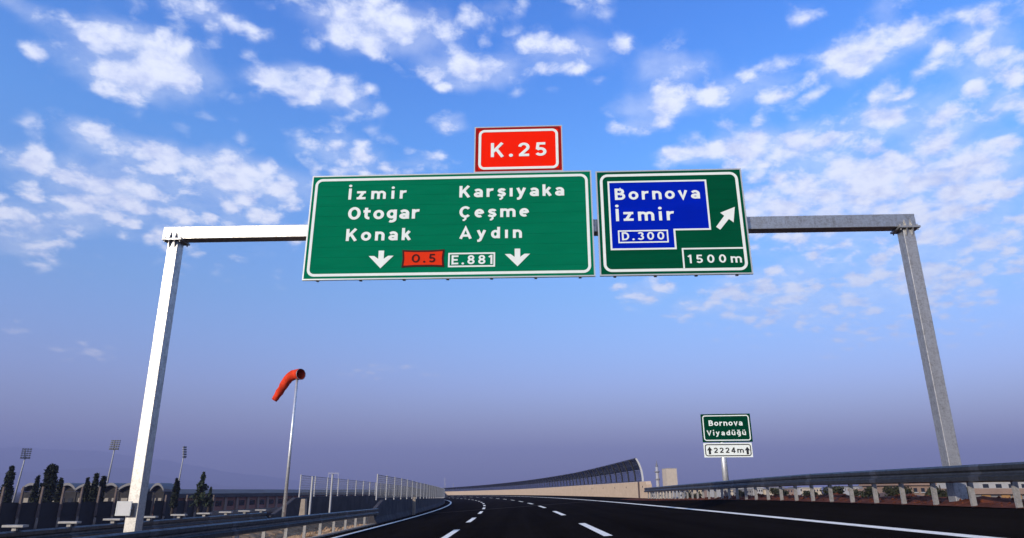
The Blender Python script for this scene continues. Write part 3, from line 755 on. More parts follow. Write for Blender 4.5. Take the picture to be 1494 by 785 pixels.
def bar_prof(t_): return -.50 * t_ ** 2.4, t_                 # offset inwards, height fraction
def bh(s): return interp(s, [(58, 1.95), (95, 1.70), (166, 1.74), (315, 1.48), (500, 1.45)])
def bpt(s, t_, d=0.0):
    a, b = bar_prof(t_); return road(s, 11.62 + a + d, wall_top(s) + .02 + b * bh(s), True)
TT = [0, .15, .3, .45, .58, .7, .8, .9, 1.0]
ps = list(np.arange(60.0, 330, 3.0))
for i, s in enumerate(ps):
    secs = []
    for t_ in TT:
        wd = .09 if i else .13
        secs.append([bpt(s - wd / 2, t_, -.07), bpt(s + wd / 2, t_, -.07), bpt(s + wd / 2, t_, .07), bpt(s - wd / 2, t_, .07)])
    MB().sweep(secs).build('post', M['white_paint_lit_post'] if i == 0 else M['zinc_lap'], t)  # end post whitened: the sunlight on it is painted into its colour
for i, s in enumerate(ps[:-1]):
    a, b = s + .055, s + 2.945
    for nm, lo, hi, mm in (('lower_panel', .03, .455, 'acrylic_clear'), ('upper_panel', .505, .985, 'acrylic')):
        fr = [[bpt(a, t_, -.012), bpt(b, t_, -.012), bpt(b, t_, .012), bpt(a, t_, .012)] for t_ in np.linspace(lo, hi, 6)]
        MB().sweep(fr).build(nm, M[mm], t)
for t_, hgt in ((.0, .07), (.46, .05), (.995, .05)):
    secs = []
    for s in list(np.arange(60.06, 327, 3.0)):
        c = [bpt(s, t_, -.06), bpt(s, t_, .05), bpt(s, t_, .05) + Vector((0, 0, hgt)), bpt(s, t_, -.06) + Vector((0, 0, hgt))]
        secs.append(c)
    MB().sweep(secs).build('rail', M['zinc_rail'], t)

def mesh_fence(label, o, s0, n, sp, base, top, wire=.011, hpitch=.10, vpitch=.16, post=.075, postlow=0.0):
    t = thing('mesh_fence', label, 'fence', road(s0, o, base(s0), True))
    for i in range(n):
        s = s0 + i * sp
        MB().tube([road(s, o, base(s) - postlow, True), road(s, o, top(s) + .05, True)], post / 2, 8).build('post', M['mast'], t)
        if i == n - 1: break
        p = MB(); e = s + sp
        zb, zt = base(s) + .12, top(s); zb2, zt2 = base(e) + .12, top(e)
        for k in range(int((zt - zb) / hpitch) + 1):
            f = k / int((zt - zb) / hpitch)
            p.bar(road(s + .04, o, zb + f * (zt - zb), True), road(e - .04, o, zb2 + f * (zt2 - zb2), True), wire * (2.2 if f in (0, 1) else 1))
        nv = int(sp / vpitch)
        for k in range(1, nv):
            f = k / nv; q_ = s + .04 + f * (sp - .08)
            p.bar(road(q_, o, zb + f * (zb2 - zb), True), road(q_, o, zt + f * (zt2 - zt), True), wire)
        p.build('wire_panel', M['lamp_grey'], t)
    return t
ptop = lambda s: interp(s, [(36, 1.17), (55, 1.09), (101, .82), (200, .75), (400, .75)])
mesh_fence('wire mesh fence with pale posts on the shaded left parapet', -7.36, 37.6, 46, 3.0, ptop, lambda s: interp(s, [(36, 2.46), (48, 2.40), (60, 2.27), (86, 2.10), (180, 1.95)]))
qtop = lambda s: interp(s, [(32, 1.30), (36, 1.56), (55, 1.54), (110, 1.30), (400, 1.1)])
mesh_fence('wire mesh fence along the far median parapet behind the windsock pole', -11.6, 38.0, 40, 2.95, qtop, lambda s: interp(s, [(36, 2.68), (55, 2.62), (110, 2.4), (400, 2.1)]), hpitch=.12, vpitch=.2, postlow=.4)
for px, py0, py1, o, lab in ((450.5, 748, 696, -8.0, 'bare pale fence post in the median, nearer the windsock pole'), (480, 746, 693, -8.0, 'bare pale fence post in the median, nearer the shaded parapet')):
    dz_ = ray(px, 745); Y = 29.5 if px > 460 else 27.2
    a = at(px, py0 + 12, Y); b = at(px, py1, Y); b.x = a.x
    tp = thing('fence_post', lab, 'post', a, group=None)
    MB().tube([a, b], .04, 10).build('shaft', M['mast'], tp)
    MB().tube([b, b + Vector((0, 0, .03))], .05, 10).build('cap', M['zinc_dull'], tp)
def pillar(label, px0, px1, py0, py1, Y, taper):
    a = at(px0, py1, Y); b = at(px1, py1, Y); c = at(px1, py0, Y); wv = b.x - a.x
    t = thing('concrete_pillar', label, 'pillar', ((a.x + b.x) / 2, Y, a.z - .3))
    f = lambda z, k: [(a.x + k, Y, z), (b.x - k, Y, z), (b.x - k, Y + wv, z), (a.x + k, Y + wv, z)]
    MB().hexa(f(a.z - .3, 0), f(c.z, taper)).build('shaft', M['concrete_pale'], t, bevel=.015)
pillar('pale tapered concrete stub between the windsock pole and the median fence', 435.5, 445, 728, 751, 31, .05)
pillar('narrow pale concrete pillar against the shaded left parapet', 601.3, 605.5, 725, 747, 51.4, .0)

# ------------------------------------------------------------------ windsock
WY = 28.0
b0 = at(416.5, 757, WY); b1 = at(433.5, 553.5, WY); b0.x = b1.x + .02
t = thing('windsock', 'orange windsock drooping from a tall grey pole in the median', 'windsock', b0)
MB().tube([b0 + Vector((0, 0, -.4)), b0 + (b1 - b0) * .5, b1], [.075, .062, .05], 14).build('pole', M['pole'], t, smooth=True)
rc = at(439, 546, WY)                                     # mouth of the sock
axis = Vector((.78, -.60, .05)).normalized()
cpts = [at(439, 546, WY), at(430, 546, WY + .12), at(422.5, 550.3, WY + .2), at(417, 557.5, WY + .26), at(411.5, 566.5, WY + .32), at(406, 575, WY + .37), at(400.4, 583.7, WY + .42)]
P = []
for i in range(len(cpts) - 1):
    for k in range(3):
        P.append(cpts[i].lerp(cpts[i + 1], k / 3))
P.append(cpts[-1])
P = [P[0]] + [(P[i - 1] + P[i] * 2 + P[i + 1]) / 4 for i in range(1, len(P) - 1)] + [P[-1]]
rad = []
for i in range(len(P)):
    f_ = i / (len(P) - 1); rad.append(.225 - .03 * f_ - .075 * f_ * f_ + (.012 * sin(i * 1.9)) - (.018 if i in (7, 8) else 0))
mbs = MB(); mbs.tube(P, rad, 20, cap=False)
# crumple the cloth a little and turn the mouth towards the road
vs = []
for i, v in enumerate(mbs.v):
    j = i // 20; k = i % 20
    c = P[j]; d = Vector(v) - c
    vs.append(c + d * (1 + .05 * sin(k * 1.3 + j * .9) * (j > 1)))
for k in range(20):
    d = vs[k] - P[0]; d = d - axis * d.dot(axis); vs[k] = P[0] + d.normalized() * .225
mbs.v = [tuple(v) for v in vs]
sk = mbs.build('sock', M['sock'], t, smooth=True)
sm = sk.modifiers.new('cloth', 'SOLIDIFY'); sm.thickness = .006
rg = MB(); e1 = axis.orthogonal().normalized(); e2 = axis.cross(e1)
rg.tube([P[0] + (e1 * cos(a) + e2 * sin(a)) * .228 for a in np.linspace(0, 2 * pi, 25)], .012, 6, cap=False)
rg.build('mouth_ring', M['zinc_dull'], t)
MB().tube([b1 + Vector((0, 0, -.02)), b1 + Vector((0, 0, .06))], .06, 12).build('swivel', M['lamp_grey'], t)
MB().bar(b1 + Vector((0, 0, .03)), P[0] - e1 * .0 + Vector((0, 0, -.22)), .03).build('bracket', M['zinc_dull'], t)

# ------------------------------------------------------------------ viaduct sign on the right
VY = 35.0
rv = radians(-9)
pb = at(1062.5, 733, VY)
t = thing('viaduct_sign', 'green Bornova Viyadüğü sign over a white distance plate on one pole', 'road sign', pb, rv, local=True)
inv = (Matrix.Translation(pb) @ Matrix.Rotation(rv, 4, 'Z')).inverted()
nrm = Vector((sin(rv), -cos(rv), 0))
def LV(px, py):
    d = ray(px, py); k = pb.dot(nrm) / d.dot(nrm); q_ = inv @ (d * k); return q_.x, q_.z
MB().tube([(0, .10, -.6), (0, .10, LV(1060, 606)[1])], .15, 16).build('pole', M['pole'], t, smooth=True)
x0 = LV(1023.5, 625)[0]; x1 = LV(1096, 625)[0]; z1 = LV(1059, 604)[1]; z0 = LV(1061, 645)[1]
pn = MB().box(x0, x1, -.05, -.01, z0, z1).build('panel', M['green_small'], t)
frame_mesh(rrect(x0 + .10, x1 - .10, z0 + .09, z1 - .09, .11), .05, -.054).build('border', M['sign_white'], pn)
def tv(txt, l, r_, top, bl, m, parent, sw=.18):
    x0, z0 = LV(l, bl); _, zt = LV(l, top); x1, _ = LV(r_, bl)
    text_mesh(txt, x0, x1, z0, zt - z0, -.056, sw).build('lettering', M[m], parent)
tv('Bornova', 1034, 1083.5, 613.6, 621.6, 'sign_white', pn); tv('Viyadüğü', 1031.3, 1088.5, 628.2, 635.5, 'sign_white', pn)
x0 = LV(1026.8, 657)[0]; x1 = LV(1097.5, 657)[0]; z1 = LV(1061, 646.3)[1]; z0 = LV(1062, 667.3)[1]
pd = MB().box(x0, x1, -.05, -.01, z0, z1).build('distance_plate', M['sign_white'], t)
frame_mesh(rrect(x0 + .08, x1 - .08, z0 + .08, z1 - .08, .10), .045, -.054).build('border', M['sign_black'], pd)
tv('2224m', 1041.5, 1085.3, 653.2, 661, 'sign_black', pd)
for cx in (1034.8, 1089.7):
    xa, za = LV(cx, 651.8); _, zb = LV(cx, 663)
    MB().prism([(xa + a, zb + b * (za - zb)) for a, b in ((-.055, 0), (.055, 0), (.055, .52), (.13, .52), (0, 1), (-.13, .52), (-.055, .52))], -.058, -.05).build('arrow', M['sign_black'], pd)
for zz in (LV(1060, 615)[1], LV(1060, 637)[1], LV(1062, 657)[1]):
    MB().box(-.17, .17, -.009, .27, zz - .03, zz + .03).build('clamp', M['zinc_dull'], t)

# ------------------------------------------------------------------ trees
def leaf_cloud(mb, fn, n, size, rng):
    for _ in range(n):
        p = fn(rng)
        if p is None: continue
        d = Vector((rng.gauss(0, 1), rng.gauss(0, 1), rng.gauss(0, 1))).normalized(); e = d.orthogonal().normalized(); f = d.cross(e)
        a = rng.uniform(0, 6.28); e, f = e * cos(a) + f * sin(a), f * cos(a) - e * sin(a); s = size * rng.uniform(.5, 1.3)
        mb.add([p - e * s, p + f * s * .45, p + e * s, p - f * s * .45], [(0, 1, 2, 3)])
def tree(name, label, px, ytop, ybase, Y, wpx, kind, seed, group):
    rng = random.Random(seed)
    base = at(px, ybase, Y); top = at(px, ytop, Y); top.x = base.x
    H = top.z - base.z; Wd = wpx / F_PX * Y * .97 / 2
    t = thing(name, label, 'tree', base, group=group)
    MB().tube([base + Vector((0, 0, -.5)), base + Vector((.03 * H, 0, .5 * H)), top - Vector((0, 0, .1 * H))], [.05 * H ** .7 + .05, .035 * H ** .7 + .03, .02], 8).build('trunk', M['bark'], t)
    cr = MB()
    if kind == 'cypress':
        tips = [(rng.uniform(-.45, .45) * Wd, rng.uniform(-.4, .4) * Wd, rng.uniform(.82, 1.0)) for _ in range(3)]; tips[0] = (0, 0, 1.0)
        def fn(r):
            tx, ty, th = r.choice(tips); h = r.random() ** .9
            w_ = Wd * .85 * (1 - h) ** .55 * min(1, .55 + h * 3) * (1 + .25 * sin(h * 19 + tx * 7))
            a = r.uniform(0, 6.28); q_ = sqrt(r.random())
            return base + Vector((tx * (.4 + h * .6) + w_ * q_ * cos(a) * .8, ty + w_ * q_ * sin(a), (.04 + .96 * h) * th * H))
        leaf_cloud(cr, fn, 1700, .05 * H + .04, rng); m = M['leaf_dark']
    elif kind == 'conifer':
        nb = 16
        def fn(r):
            b = int(r.random() ** 1.25 * nb); h = (b + .3) / nb
            a0 = b * 2.4 + r.choice((0, 2.1, 4.2)); rr = r.random()
            L_ = Wd * (1.15 * (1 - h) + .12) * (1 + .35 * sin(b * 5.1))
            return base + Vector((cos(a0 + r.gauss(0, .22)) * L_ * rr, sin(a0 + r.gauss(0, .22)) * L_ * rr, (.12 + .88 * h) * H - rr * .06 * H + r.gauss(0, .018) * H))
        leaf_cloud(cr, fn, 1500, .042 * H + .02, rng); m = M['leaf_conifer']
    else:
        lobes = [(rng.uniform(-.65, .65) * Wd, rng.uniform(-.6, .6) * Wd, rng.uniform(.35, .82) * H, rng.uniform(.28, .5)) for _ in range(8)]
        def fn(r):
            lx_, ly_, lz_, lr = r.choice(lobes); v = Vector((r.gauss(0, 1), r.gauss(0, 1), r.gauss(0, 1))).normalized() * r.random() ** .45
            return base + Vector((lx_ + v.x * lr * Wd * 1.2, ly_ + v.y * lr * Wd * 1.2, min(H, lz_ + v.z * lr * H * .55)))
        leaf_cloud(cr, fn, 1300, .045 * H + .05, rng); m = M['leaf_scrub']
    cr.build('crown', m, t)
GT = 'dark trees by the depot'
for i, (nm, lab, px, yt, yb, Y, wp, kd) in enumerate([
    ('cypress_tree', 'broad black cypress cut by the left picture edge', 3, 681, 747, 62, 24, 'cypress'),
    ('cypress_tree', 'short dark cypress left of the tall twin-topped one', 45, 695, 747, 62, 12, 'cypress'),
    ('cypress_tree', 'tall twin-topped dark cypress beside the first floodlight mast', 63, 678, 747, 60, 26, 'cypress'),
    ('cypress_tree', 'small round-topped cypress right of the twin-topped one', 80, 698, 747, 62, 11, 'cypress'),
    ('cypress_tree', 'thin cypress on the left of the group before the arched halls', 119, 698, 746, 60, 10, 'cypress'),
    ('cypress_tree', 'tallest cypress of the group before the arched halls', 130.5, 692, 746, 60, 14, 'cypress'),
    ('cypress_tree', 'slim cypress on the right of the group before the arched halls', 142, 695, 746, 61, 9, 'cypress'),
    ('cypress_tree', 'solitary dark cypress just right of the left gantry post', 251.5, 699, 742, 64, 13, 'cypress'),
    ('conifer_tree', 'ragged green conifer with a pointed leader before the long shed', 290, 689, 741, 64, 22, 'conifer'),
    ('conifer_tree', 'low scrubby conifer right of the ragged green one', 304, 710, 740, 64, 11, 'conifer'),
]): tree(nm, lab, px, yt, yb, Y, wp, kd, 30 + i, GT)
GR = 'trees below the road behind the guardrail'
for i, (lab, px, yt, yb, Y, wp) in enumerate([
    ('dark bushy tree behind the guardrail left of the viaduct sign pole', 1012, 716, 733, 80, 20),
    ('dark bushy tree behind the guardrail just right of the viaduct sign pole', 1083, 714, 733, 62, 22),
    ('wide dark tree behind the guardrail midway between viaduct sign and pink house', 1140, 712, 735, 52, 30),
    ('low dark tree behind the guardrail, third right of the viaduct sign', 1185, 713, 736, 48, 30),
    ('dense tree with rounded crown behind the guardrail, fourth right of the viaduct sign', 1226, 710, 737, 44, 34),
    ('loose olive tree behind the guardrail, fifth right of the viaduct sign', 1265, 709, 737, 42, 32),
    ('dark tree touching the left side of the pink house', 1312, 706, 738, 42, 40),
    ('dark tree between the pink house and the right gantry post', 1376, 704, 738, 40, 30),
    ('dark shrub squeezed between the right gantry post and the warehouse', 1408, 711, 738, 40, 18),
]): tree('broadleaf_tree', lab, px, yt, yb, Y, wp, 'broad', 70 + i, GR)

# ------------------------------------------------------------------ floodlight masts
def mast(label, px, ytop, ybase, yhead0, wpx, Y, yaw):
    base = at(px[1], ybase, Y); top = at(px[0], ytop, Y); base.x = top.x
    t = thing('floodlight_mast', label, 'floodlight', base, group='stadium floodlights')
    hb = at(px[0], yhead0, Y)
    MB().tube([base + Vector((0, 0, -4)), hb, top - Vector((0, 0, .2))], [.011 * (top.z - base.z) + .12, .13, .12], 10).build('pole', M['mast'], t, smooth=True)
    Wd = wpx / F_PX * Y; H = top.z - hb.z; a = Vector((cos(yaw), sin(yaw), 0)); nrm = Vector((sin(yaw), -cos(yaw), .0))
    up = (Vector((0, 0, 1)) + nrm * -.18).normalized()
    c0 = hb + nrm * .25
    MB().bar(c0 - a * Wd / 2, c0 + a * Wd / 2, .12).build('frame', M['lamp_grey'], t)
    nr, nc = 5, 4
    for j in range(nr):
        c = c0 + up * (H * (j + .5) / nr)
        MB().bar(c - a * Wd / 2, c + a * Wd / 2, .10).build('crossbar', M['lamp_grey'], t)
        for k in range(nc):
            q_ = c + a * Wd * ((k + .5) / nc - .5) + nrm * .14
            MB().bar(q_ - nrm * .12, q_ + nrm * .14, Wd / nc * .72, H / nr * .68).build('floodlight', M['lamp_grey'], t)
mast('floodlight mast with a square lamp bank, nearest the left picture edge', (36.5, 26), 653.5, 712, 669, 12, 150, radians(35))
mast('floodlight mast with a split lamp bank left of the gantry post', (167, 161), 641.5, 714, 656, 13, 150, radians(5))
mast('floodlight mast with an edge-on lamp bank right of the gantry post', (267.5, 262), 650.5, 714, 668, 6, 170, radians(70))

# ------------------------------------------------------------------ depot: arched halls and the long shed
def block(mb, x0, x1, y0, y1, z0, z1): return mb.box(x0, x1, y0, y1, z0, z1)
def hall(label, px0, px1, ytop, ybase, Y, seed, dep=9):
    rng = random.Random(seed)
    a = at(px0, ybase, Y); b = at(px1, ybase, Y); tz = at((px0 + px1) / 2, ytop, Y).z; gz = a.z - 1.0; W_ = b.x - a.x
    t = thing('arched_hall', label, 'depot hall', ((a.x + b.x) / 2, Y, gz), group='arched halls of the depot')
    ez = gz + (tz - gz) * .80
    block(MB(), a.x, b.x, Y, Y + dep, gz, ez).build('wall', M['wall_dark'], t)
    n = 12; arc = [(a.x - .1 + (W_ + .2) * i / n, ez + .02 + (tz - ez) * sin(pi * i / n) ** .8) for i in range(n + 1)]
    secs = [[(x, yy, z) for x, z in arc] + [(x, yy, z + .30) for x, z in reversed(arc)] for yy in (Y - .5, Y + dep + .3)]
    MB().sweep(secs).build('roof', M['roof_pale'], t)
    fa = arc[:]; MB().prism(list(fa) , Y + .05, Y + .3).build('gable', M['wall_dark'], t)
    k = max(2, int(W_ / 2.2))
    for i in range(k):
        x = a.x + W_ * (i + .18) / k; ww = W_ / k * .55
        z0 = gz + (ez - gz) * .56; z1 = gz + (ez - gz) * .74
        w_ = MB().box(x, x + ww, Y - .06, Y - .004, z0, z1).build('window', M['pane_pale' if rng.random() < .55 else 'pane'], t)
        MB().box(x - .06, x + ww + .06, Y - .12, Y - .004, z0 - .1, z0 - .003).build('sill', M['wall_grey'], w_)
    x = a.x + W_ * .3
    MB().box(x, x + W_ * .2, Y - .05, Y - .004, gz, gz + (ez - gz) * .42).build('door', M['wall_brick'], t)
for i, (p0, p1, lab) in enumerate([(30, 54, 'arched hall between the leftmost cypresses'), (56, 81, 'arched hall mostly behind the twin-topped cypress'), (83, 107, 'arched hall right of the small round-topped cypress'),
                                   (108.5, 146, 'arched hall behind the group of three cypresses'), (147.5, 170.5, 'arched hall at the foot of the middle floodlight mast'), (171.5, 206, 'arched hall behind the left gantry post'),
                                   (219, 236, 'low arched hall just right of the left gantry post')]):
    hall(lab, p0, p1, 708.3, 741, 88, 200 + i, 9 if i < 6 else 2.5)
Y = 95
a = at(237, 738, Y); b = at(640, 727, 260)
t = thing('long_shed', 'long low shed with dark roof and brick red pilastered wall', 'shed', (a.x, Y, a.z))
A0 = at(237, 740, 95); B0 = at(660, 724.5, 330); dirS = (Vector((B0.x - A0.x, B0.y - A0.y, 0))); Ls = dirS.length; dirS.normalize(); nS = Vector((-dirS.y, dirS.x, 0))
zt0 = at(237, 713.5, 95).z; zt1 = at(640, 714.6, 320).z
zb0, zb1 = A0.z - .8, at(640, 724, 320).z - .8
def sp_(d, n_, f): # f 0 base 1 top
    k = d / Ls; p = Vector((A0.x, A0.y, 0)) + dirS * d + nS * n_; zb = zb0 + (zb1 - zb0) * k; zt = zt0 + (zt1 - zt0) * k; p.z = zb + (zt - zb) * f; return p
MB().hexa([sp_(0, 0, 0), sp_(Ls, 0, 0), sp_(Ls, 14, 0), sp_(0, 14, 0)], [sp_(0, 0, .62), sp_(Ls, 0, .62), sp_(Ls, 14, .62), sp_(0, 14, .62)]).build('wall', M['wall_brick'], t)
MB().hexa([sp_(-.3, -.5, .625), sp_(Ls, -.5, .625), sp_(Ls, 14.5, .625), sp_(-.3, 14.5, .625)], [sp_(-.3, -.5, .80), sp_(Ls, -.5, .80), sp_(Ls, 7, 1.0), sp_(-.3, 7, 1.0)]).build('roof', M['roof_dark'], t)
npil = 60
for i in range(npil):
    d = 1 + (Ls - 2) * (i / npil) ; q0 = sp_(d, -.25, 0); q1 = sp_(d + .75, -.25, 0)
    MB().hexa([q0, q1, sp_(d + .75, -.003, 0), sp_(d, -.003, 0)], [sp_(d, -.25, .61), sp_(d + .75, -.25, .61), sp_(d + .75, -.003, .61), sp_(d, -.003, .61)]).build('pilaster', M['wall_pink'], t)
for i in range(npil - 1):
    d = 1 + (Ls - 2) * (i / npil) + 1.4; e = d + (Ls - 2) / npil - 2.0
    if e - d < .3: continue
    MB().hexa([sp_(d, -.06, .2), sp_(e, -.06, .2), sp_(e, -.004, .2), sp_(d, -.004, .2)], [sp_(d, -.06, .46), sp_(e, -.06, .46), sp_(e, -.004, .46), sp_(d, -.004, .46)]).build('window', M['pane'], t)
# concrete-post boundary fence before the halls
t = thing('boundary_fence', 'boundary fence of pale concrete posts and dark boards before the depot', 'fence', at(90, 748, 52))
pp = [(-2, 746.5), (27, 746), (56, 745.5), (87, 745), (114.5, 744), (140.5, 743), (165, 742.5), (186, 742), (222, 741.2), (240, 740.8), (256, 740.4), (271, 740), (285, 739.6), (298, 739.2), (310, 739)]
fb = []
for i, (px, py) in enumerate(pp):
    Yf = 52 + i * 1.5; q_ = at(px, py, Yf); fb.append(q_); h_ = (at(px, 710 if px < 200 else 722, Yf).z - q_.z)
    f = lambda z, k: [(q_.x - k, Yf - k, z), (q_.x + k, Yf - k, z), (q_.x + k, Yf + k, z), (q_.x - k, Yf + k, z)]
    MB().hexa(f(q_.z - .5, .085), f(q_.z + h_, .065)).build('post', M['post_grey'], t)
for a, b in zip(fb, fb[1:]):
    MB().hexa([a + Vector((.12, .02, -2.4)), b + Vector((-.12, .02, -2.4)), b + Vector((-.12, .06, -2.4)), a + Vector((.12, .06, -2.4))],
              [a + Vector((.12, .02, .62)), b + Vector((-.12, .02, .62)), b + Vector((-.12, .06, .62)), a + Vector((.12, .06, .62))]).build('board', M['wall_dark'], t)

# ------------------------------------------------------------------ right-hand buildings
def house(name, label, cat, px0, px1, ytop, ybase, Y, dep, wall, roof, wins=(2, 2), roofh=.0, group=None, winm='pane', yaw=0):
    a = at(px0, ybase, Y); b = at(px1, ybase, Y); tz = at((px0 + px1) / 2, ytop, Y).z; gz = min(a.z, b.z) - 2.0
    t = thing(name, label, cat, ((a.x + b.x) / 2, Y, gz), group=group)
    MB().box(a.x, b.x, Y, Y + dep, gz, tz - .25).build('wall', M[wall], t)
    if roofh:
        x0, x1, y0, y1, z0 = a.x - .3, b.x + .3, Y - .3, Y + dep + .3, tz - .247; yc = (y0 + y1) / 2
        MB().add([(x0, y0, z0), (x1, y0, z0), (x1, y1, z0), (x0, y1, z0), (x0 + .4, yc, z0 + roofh), (x1 - .4, yc, z0 + roofh)], [(0, 1, 5, 4), (2, 3, 4, 5), (1, 2, 5), (3, 0, 4), (3, 2, 1, 0)]).build('roof', M[roof], t)
    else: MB().box(a.x - .2, b.x + .2, Y - .2, Y + dep + .2, tz - .247, tz).build('roof', M[roof], t)
    nx, nz_ = wins; W_ = b.x - a.x; H = tz - .25 - at(px0, ybase, Y).z
    z00 = at(px0, ybase, Y).z
    for i in range(nx):
        for j in range(nz_):
            x = a.x + W_ * (i + .28) / nx; z = z00 + H * (j + .30) / nz_
            w_ = MB().box(x, x + W_ / nx * .44, Y - .05, Y - .004, z, z + H / nz_ * .42).build('window', M[winm], t)
            if px1 - px0 > 18: MB().box(x - .06, x + W_ / nx * .44 + .06, Y - .10, Y - .004, z - .07, z - .003).build('sill', M['wall_white'], w_)
    return t, a, b, tz
house('house', 'pink rendered house seen under the guardrail left of the right gantry post', 'house', 1331, 1364, 703.5, 722, 58, 8, 'wall_pink', 'wall_pink', (3, 1), .0)
house('shed', 'low brown tiled shed in front of the pink house', 'shed', 1326, 1346, 720, 735, 50, 5, 'wall_grey', 'roof_tile', (1, 1), .4)
t, a, b, tz = house('warehouse', 'long warehouse with pale roof and ochre wall at the right edge', 'warehouse', 1409, 1560, 712.5, 735, 60, 20, 'wall_grey', 'wall_pink', (1, 0))
W_ = b.x - a.x; zb = a.z
MB().box(a.x - .25, b.x + .2, 59.7, 59.79, zb + (tz - zb) * .62, tz - .003).build('fascia', M['wall_pink'], t)
for (f0, f1, mm) in ((.01, .16, 'wall_grey'), (.17, .25, 'wall_ochre'), (.36, .44, 'wall_ochre'), (.47, .55, 'wall_ochre'), (.62, .78, 'wall_ochre')):
    MB().box(a.x + W_ * f0, a.x + W_ * f1, 59.90, 59.996, zb - 1, zb + (tz - zb) * .61).build('wall_panel', M[mm], t)
house('warehouse', 'white flat-roofed industrial building behind the ochre warehouse', 'warehouse', 1430, 1600, 699.5, 716, 95, 25, 'wall_white', 'wall_white', (9, 1))
house('tower_block', 'pale cream tower block rising beyond the guardrail', 'tower block', 974.5, 990, 683, 722, 420, 12, 'wall_cream', 'wall_white', (0, 0))
# minaret
MY = 430; base = at(958.5, 724, MY); top = at(957.5, 671, MY); base.x = top.x; H = top.z - base.z
t = thing('minaret', 'slender white minaret between the noise screen and the tower block', 'minaret', base)
MB().tube([base + Vector((0, 0, -4)), base + Vector((0, 0, .80 * H))], [1.15, .85], 12).build('shaft', M['wall_white'], t, smooth=True)
for hz in (.45, .66): MB().tube([base + Vector((0, 0, (hz - .02) * H)), base + Vector((0, 0, hz * H)), base + Vector((0, 0, (hz + .03) * H))], [.9, 1.55, 1.55], 12).build('balcony', M['wall_grey'], t)
MB().tube([base + Vector((0, 0, .802 * H)), base + Vector((0, 0, .97 * H)), base + Vector((0, 0, H))], [.85, .10, .03], 12).build('spire', M['roof_pale'], t)
# the far town
rng = random.Random(5)
G_ = 'pale houses of the far town'
town = [(948, 956, 715, 'white'), (962, 971, 713, 'cream'), (992, 1004, 712.5, 'white'), (1006, 1015, 714.5, 'grey'), (1017, 1026, 713, 'cream'), (1028, 1039, 712, 'white'), (1041, 1049, 714, 'pink'),
        (1051, 1060, 712, 'white'), (1066, 1074, 713, 'cream'), (1076, 1086, 711, 'white'), (1090, 1101, 713, 'grey'), (1104, 1114, 711, 'white'), (1118, 1128, 712.5, 'cream'), (1132, 1146, 710.5, 'white'),
        (1150, 1162, 712, 'pink'), (1168, 1182, 710.5, 'white'), (1188, 1200, 711, 'cream'), (1240, 1255, 709, 'white'), (1280, 1296, 707.5, 'grey')]
where = ['first in the row from the noise screen', 'under the minaret', 'right of the tower block', 'second right of the tower block', 'third right of the tower block', 'fourth right of the tower block', 'small one left of the viaduct sign pole',
         'touching the viaduct sign pole on its left', 'touching the viaduct sign pole on its right', 'second right of the viaduct sign pole', 'third right of the viaduct sign pole', 'fourth right of the viaduct sign pole', 'fifth right of the viaduct sign pole', 'sixth right of the viaduct sign pole',
         'seventh right of the viaduct sign pole', 'eighth right of the viaduct sign pole', 'ninth right of the viaduct sign pole', 'alone behind the dense rounded tree', 'last before the pink house']
for (p0, p1, yt, c_), wh in zip(town, where):
    Yh = rng.uniform(150, 260)
    house('house', f'{c_} far town house, {wh}', 'house', p0, p1, yt, 726, Yh, 10, 'wall_' + c_, rng.choice(['wall_grey', 'roof_pale', 'wall_white', 'wall_white']), (3, 2), group=G_)

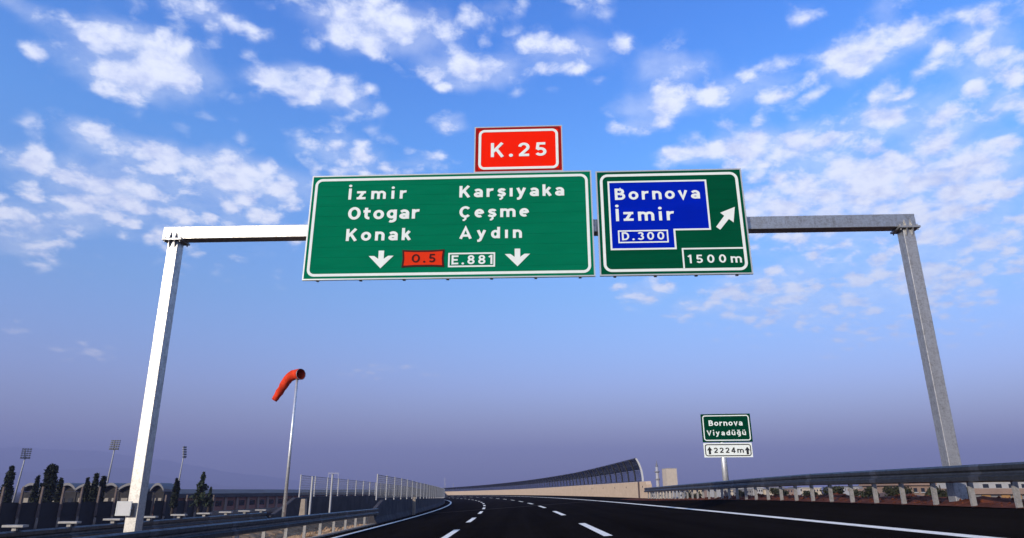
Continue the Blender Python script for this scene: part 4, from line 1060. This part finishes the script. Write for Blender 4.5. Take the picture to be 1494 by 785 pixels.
# distant gantry and pylons straight ahead
Yd = 2400
a, b = at(477.5, 716, Yd), at(492, 716, Yd); tz = at(485, 689.5, Yd).z; gz = a.z - 3
t = thing('distant_gantry', 'tiny pale portal frame far beyond the median fence', 'gantry', ((a.x + b.x) / 2, Yd, gz))
for x in (a.x, b.x): MB().box(x - 1.5, x + 1.5, Yd - 1.5, Yd + 1.5, gz, tz - 5).build('post', M['mast'], t)
MB().box(a.x - 1.8, b.x + 1.8, Yd - 1.6, Yd + 1.6, tz - 4.997, tz).build('beam', M['mast'], t)
def pylon(label, px, yt, Y):
    b = at(px, 717, Y); tp = at(px, yt, Y); H = tp.z - b.z; t = thing('pylon', label, 'pylon', b, group='far pylons')
    p = MB()
    for sx in (-1, 1):
        for sy in (-1, 1): p.bar(b + Vector((sx * H * .09, sy * H * .09, -2)), tp, .14)
    for k in range(1, 6):
        f = k / 6; w_ = H * .09 * (1 - f); z = b.z + H * f
        p.bar((b.x - w_, b.y - w_, z), (b.x + w_, b.y - w_, z), .09); p.bar((b.x - w_, b.y - w_, z), (b.x + w_ * .8, b.y - w_ * .8, z + H / 6), .09)
    p.build('lattice', M['zinc_dull'], t)
    MB().bar(tp + Vector((-H * .13, 0, -H * .18)), tp + Vector((H * .13, 0, -H * .18)), .18).build('crossarm', M['zinc_dull'], t)
pylon('faint lattice pylon above the far end of the road', 649, 697, 700)
pylon('fainter small lattice pylon right of the first above the road end', 661.5, 705, 900)

# ------------------------------------------------------------------ loose stones on the soil
def stones(name, n, fn, lo, hi, m, seed):
    r_ = random.Random(seed); mb = MB()
    for _ in range(n):
        c = fn(r_); s_ = r_.uniform(lo, hi) * (1.8 if r_.random() < .08 else 1)
        R3 = [Vector((r_.uniform(.6, 1), 0, 0)), Vector((0, r_.uniform(.6, 1), 0)), Vector((-r_.uniform(.6, 1), 0, 0)), Vector((0, -r_.uniform(.6, 1), 0))]
        vs = [c + v * s_ for v in R3] + [c + Vector((.2, .1, r_.uniform(.5, .9))) * s_, c + Vector((0, 0, -.5)) * s_]
        mb.add(vs, [(0, 1, 4), (1, 2, 4), (2, 3, 4), (3, 0, 4), (1, 0, 5), (2, 1, 5), (3, 2, 5), (0, 3, 5)])
    return tag(mb.build(name, m), kind='stuff')
def f1(r_):
    s, o = r_.uniform(8, 50), r_.uniform(9.5, 11.8); return road(s, o, verge_r(s, o))
stones('red_soil_clods', 1500, f1, .02, .07, M['dirt_red'], 1)
def f2(r_):
    s, o = r_.uniform(10, 38), r_.uniform(-10.6, -7.4); return road(s, o, verge_m(s, o) + .01)
stones('median_gravel', 1600, f2, .02, .09, M['sand'], 2)

# ------------------------------------------------------------------ haze
hz = MB().box(-7600, 7600, -7600, 7600, GZ - 3, 430)
m = bpy.data.materials.new('air'); m.use_nodes = True; m.node_tree.nodes.clear(); T = NT(m.node_tree)
pv = T.n('ShaderNodeVolumePrincipled', {'Color': (.335, .36, .615, 1), 'Density': .00045, 'Anisotropy': 0.0})
oo = T.n('ShaderNodeOutputMaterial'); m.node_tree.links.new(pv.outputs[0], oo.inputs['Volume'])
tag(hz.build('haze', m), kind='stuff')
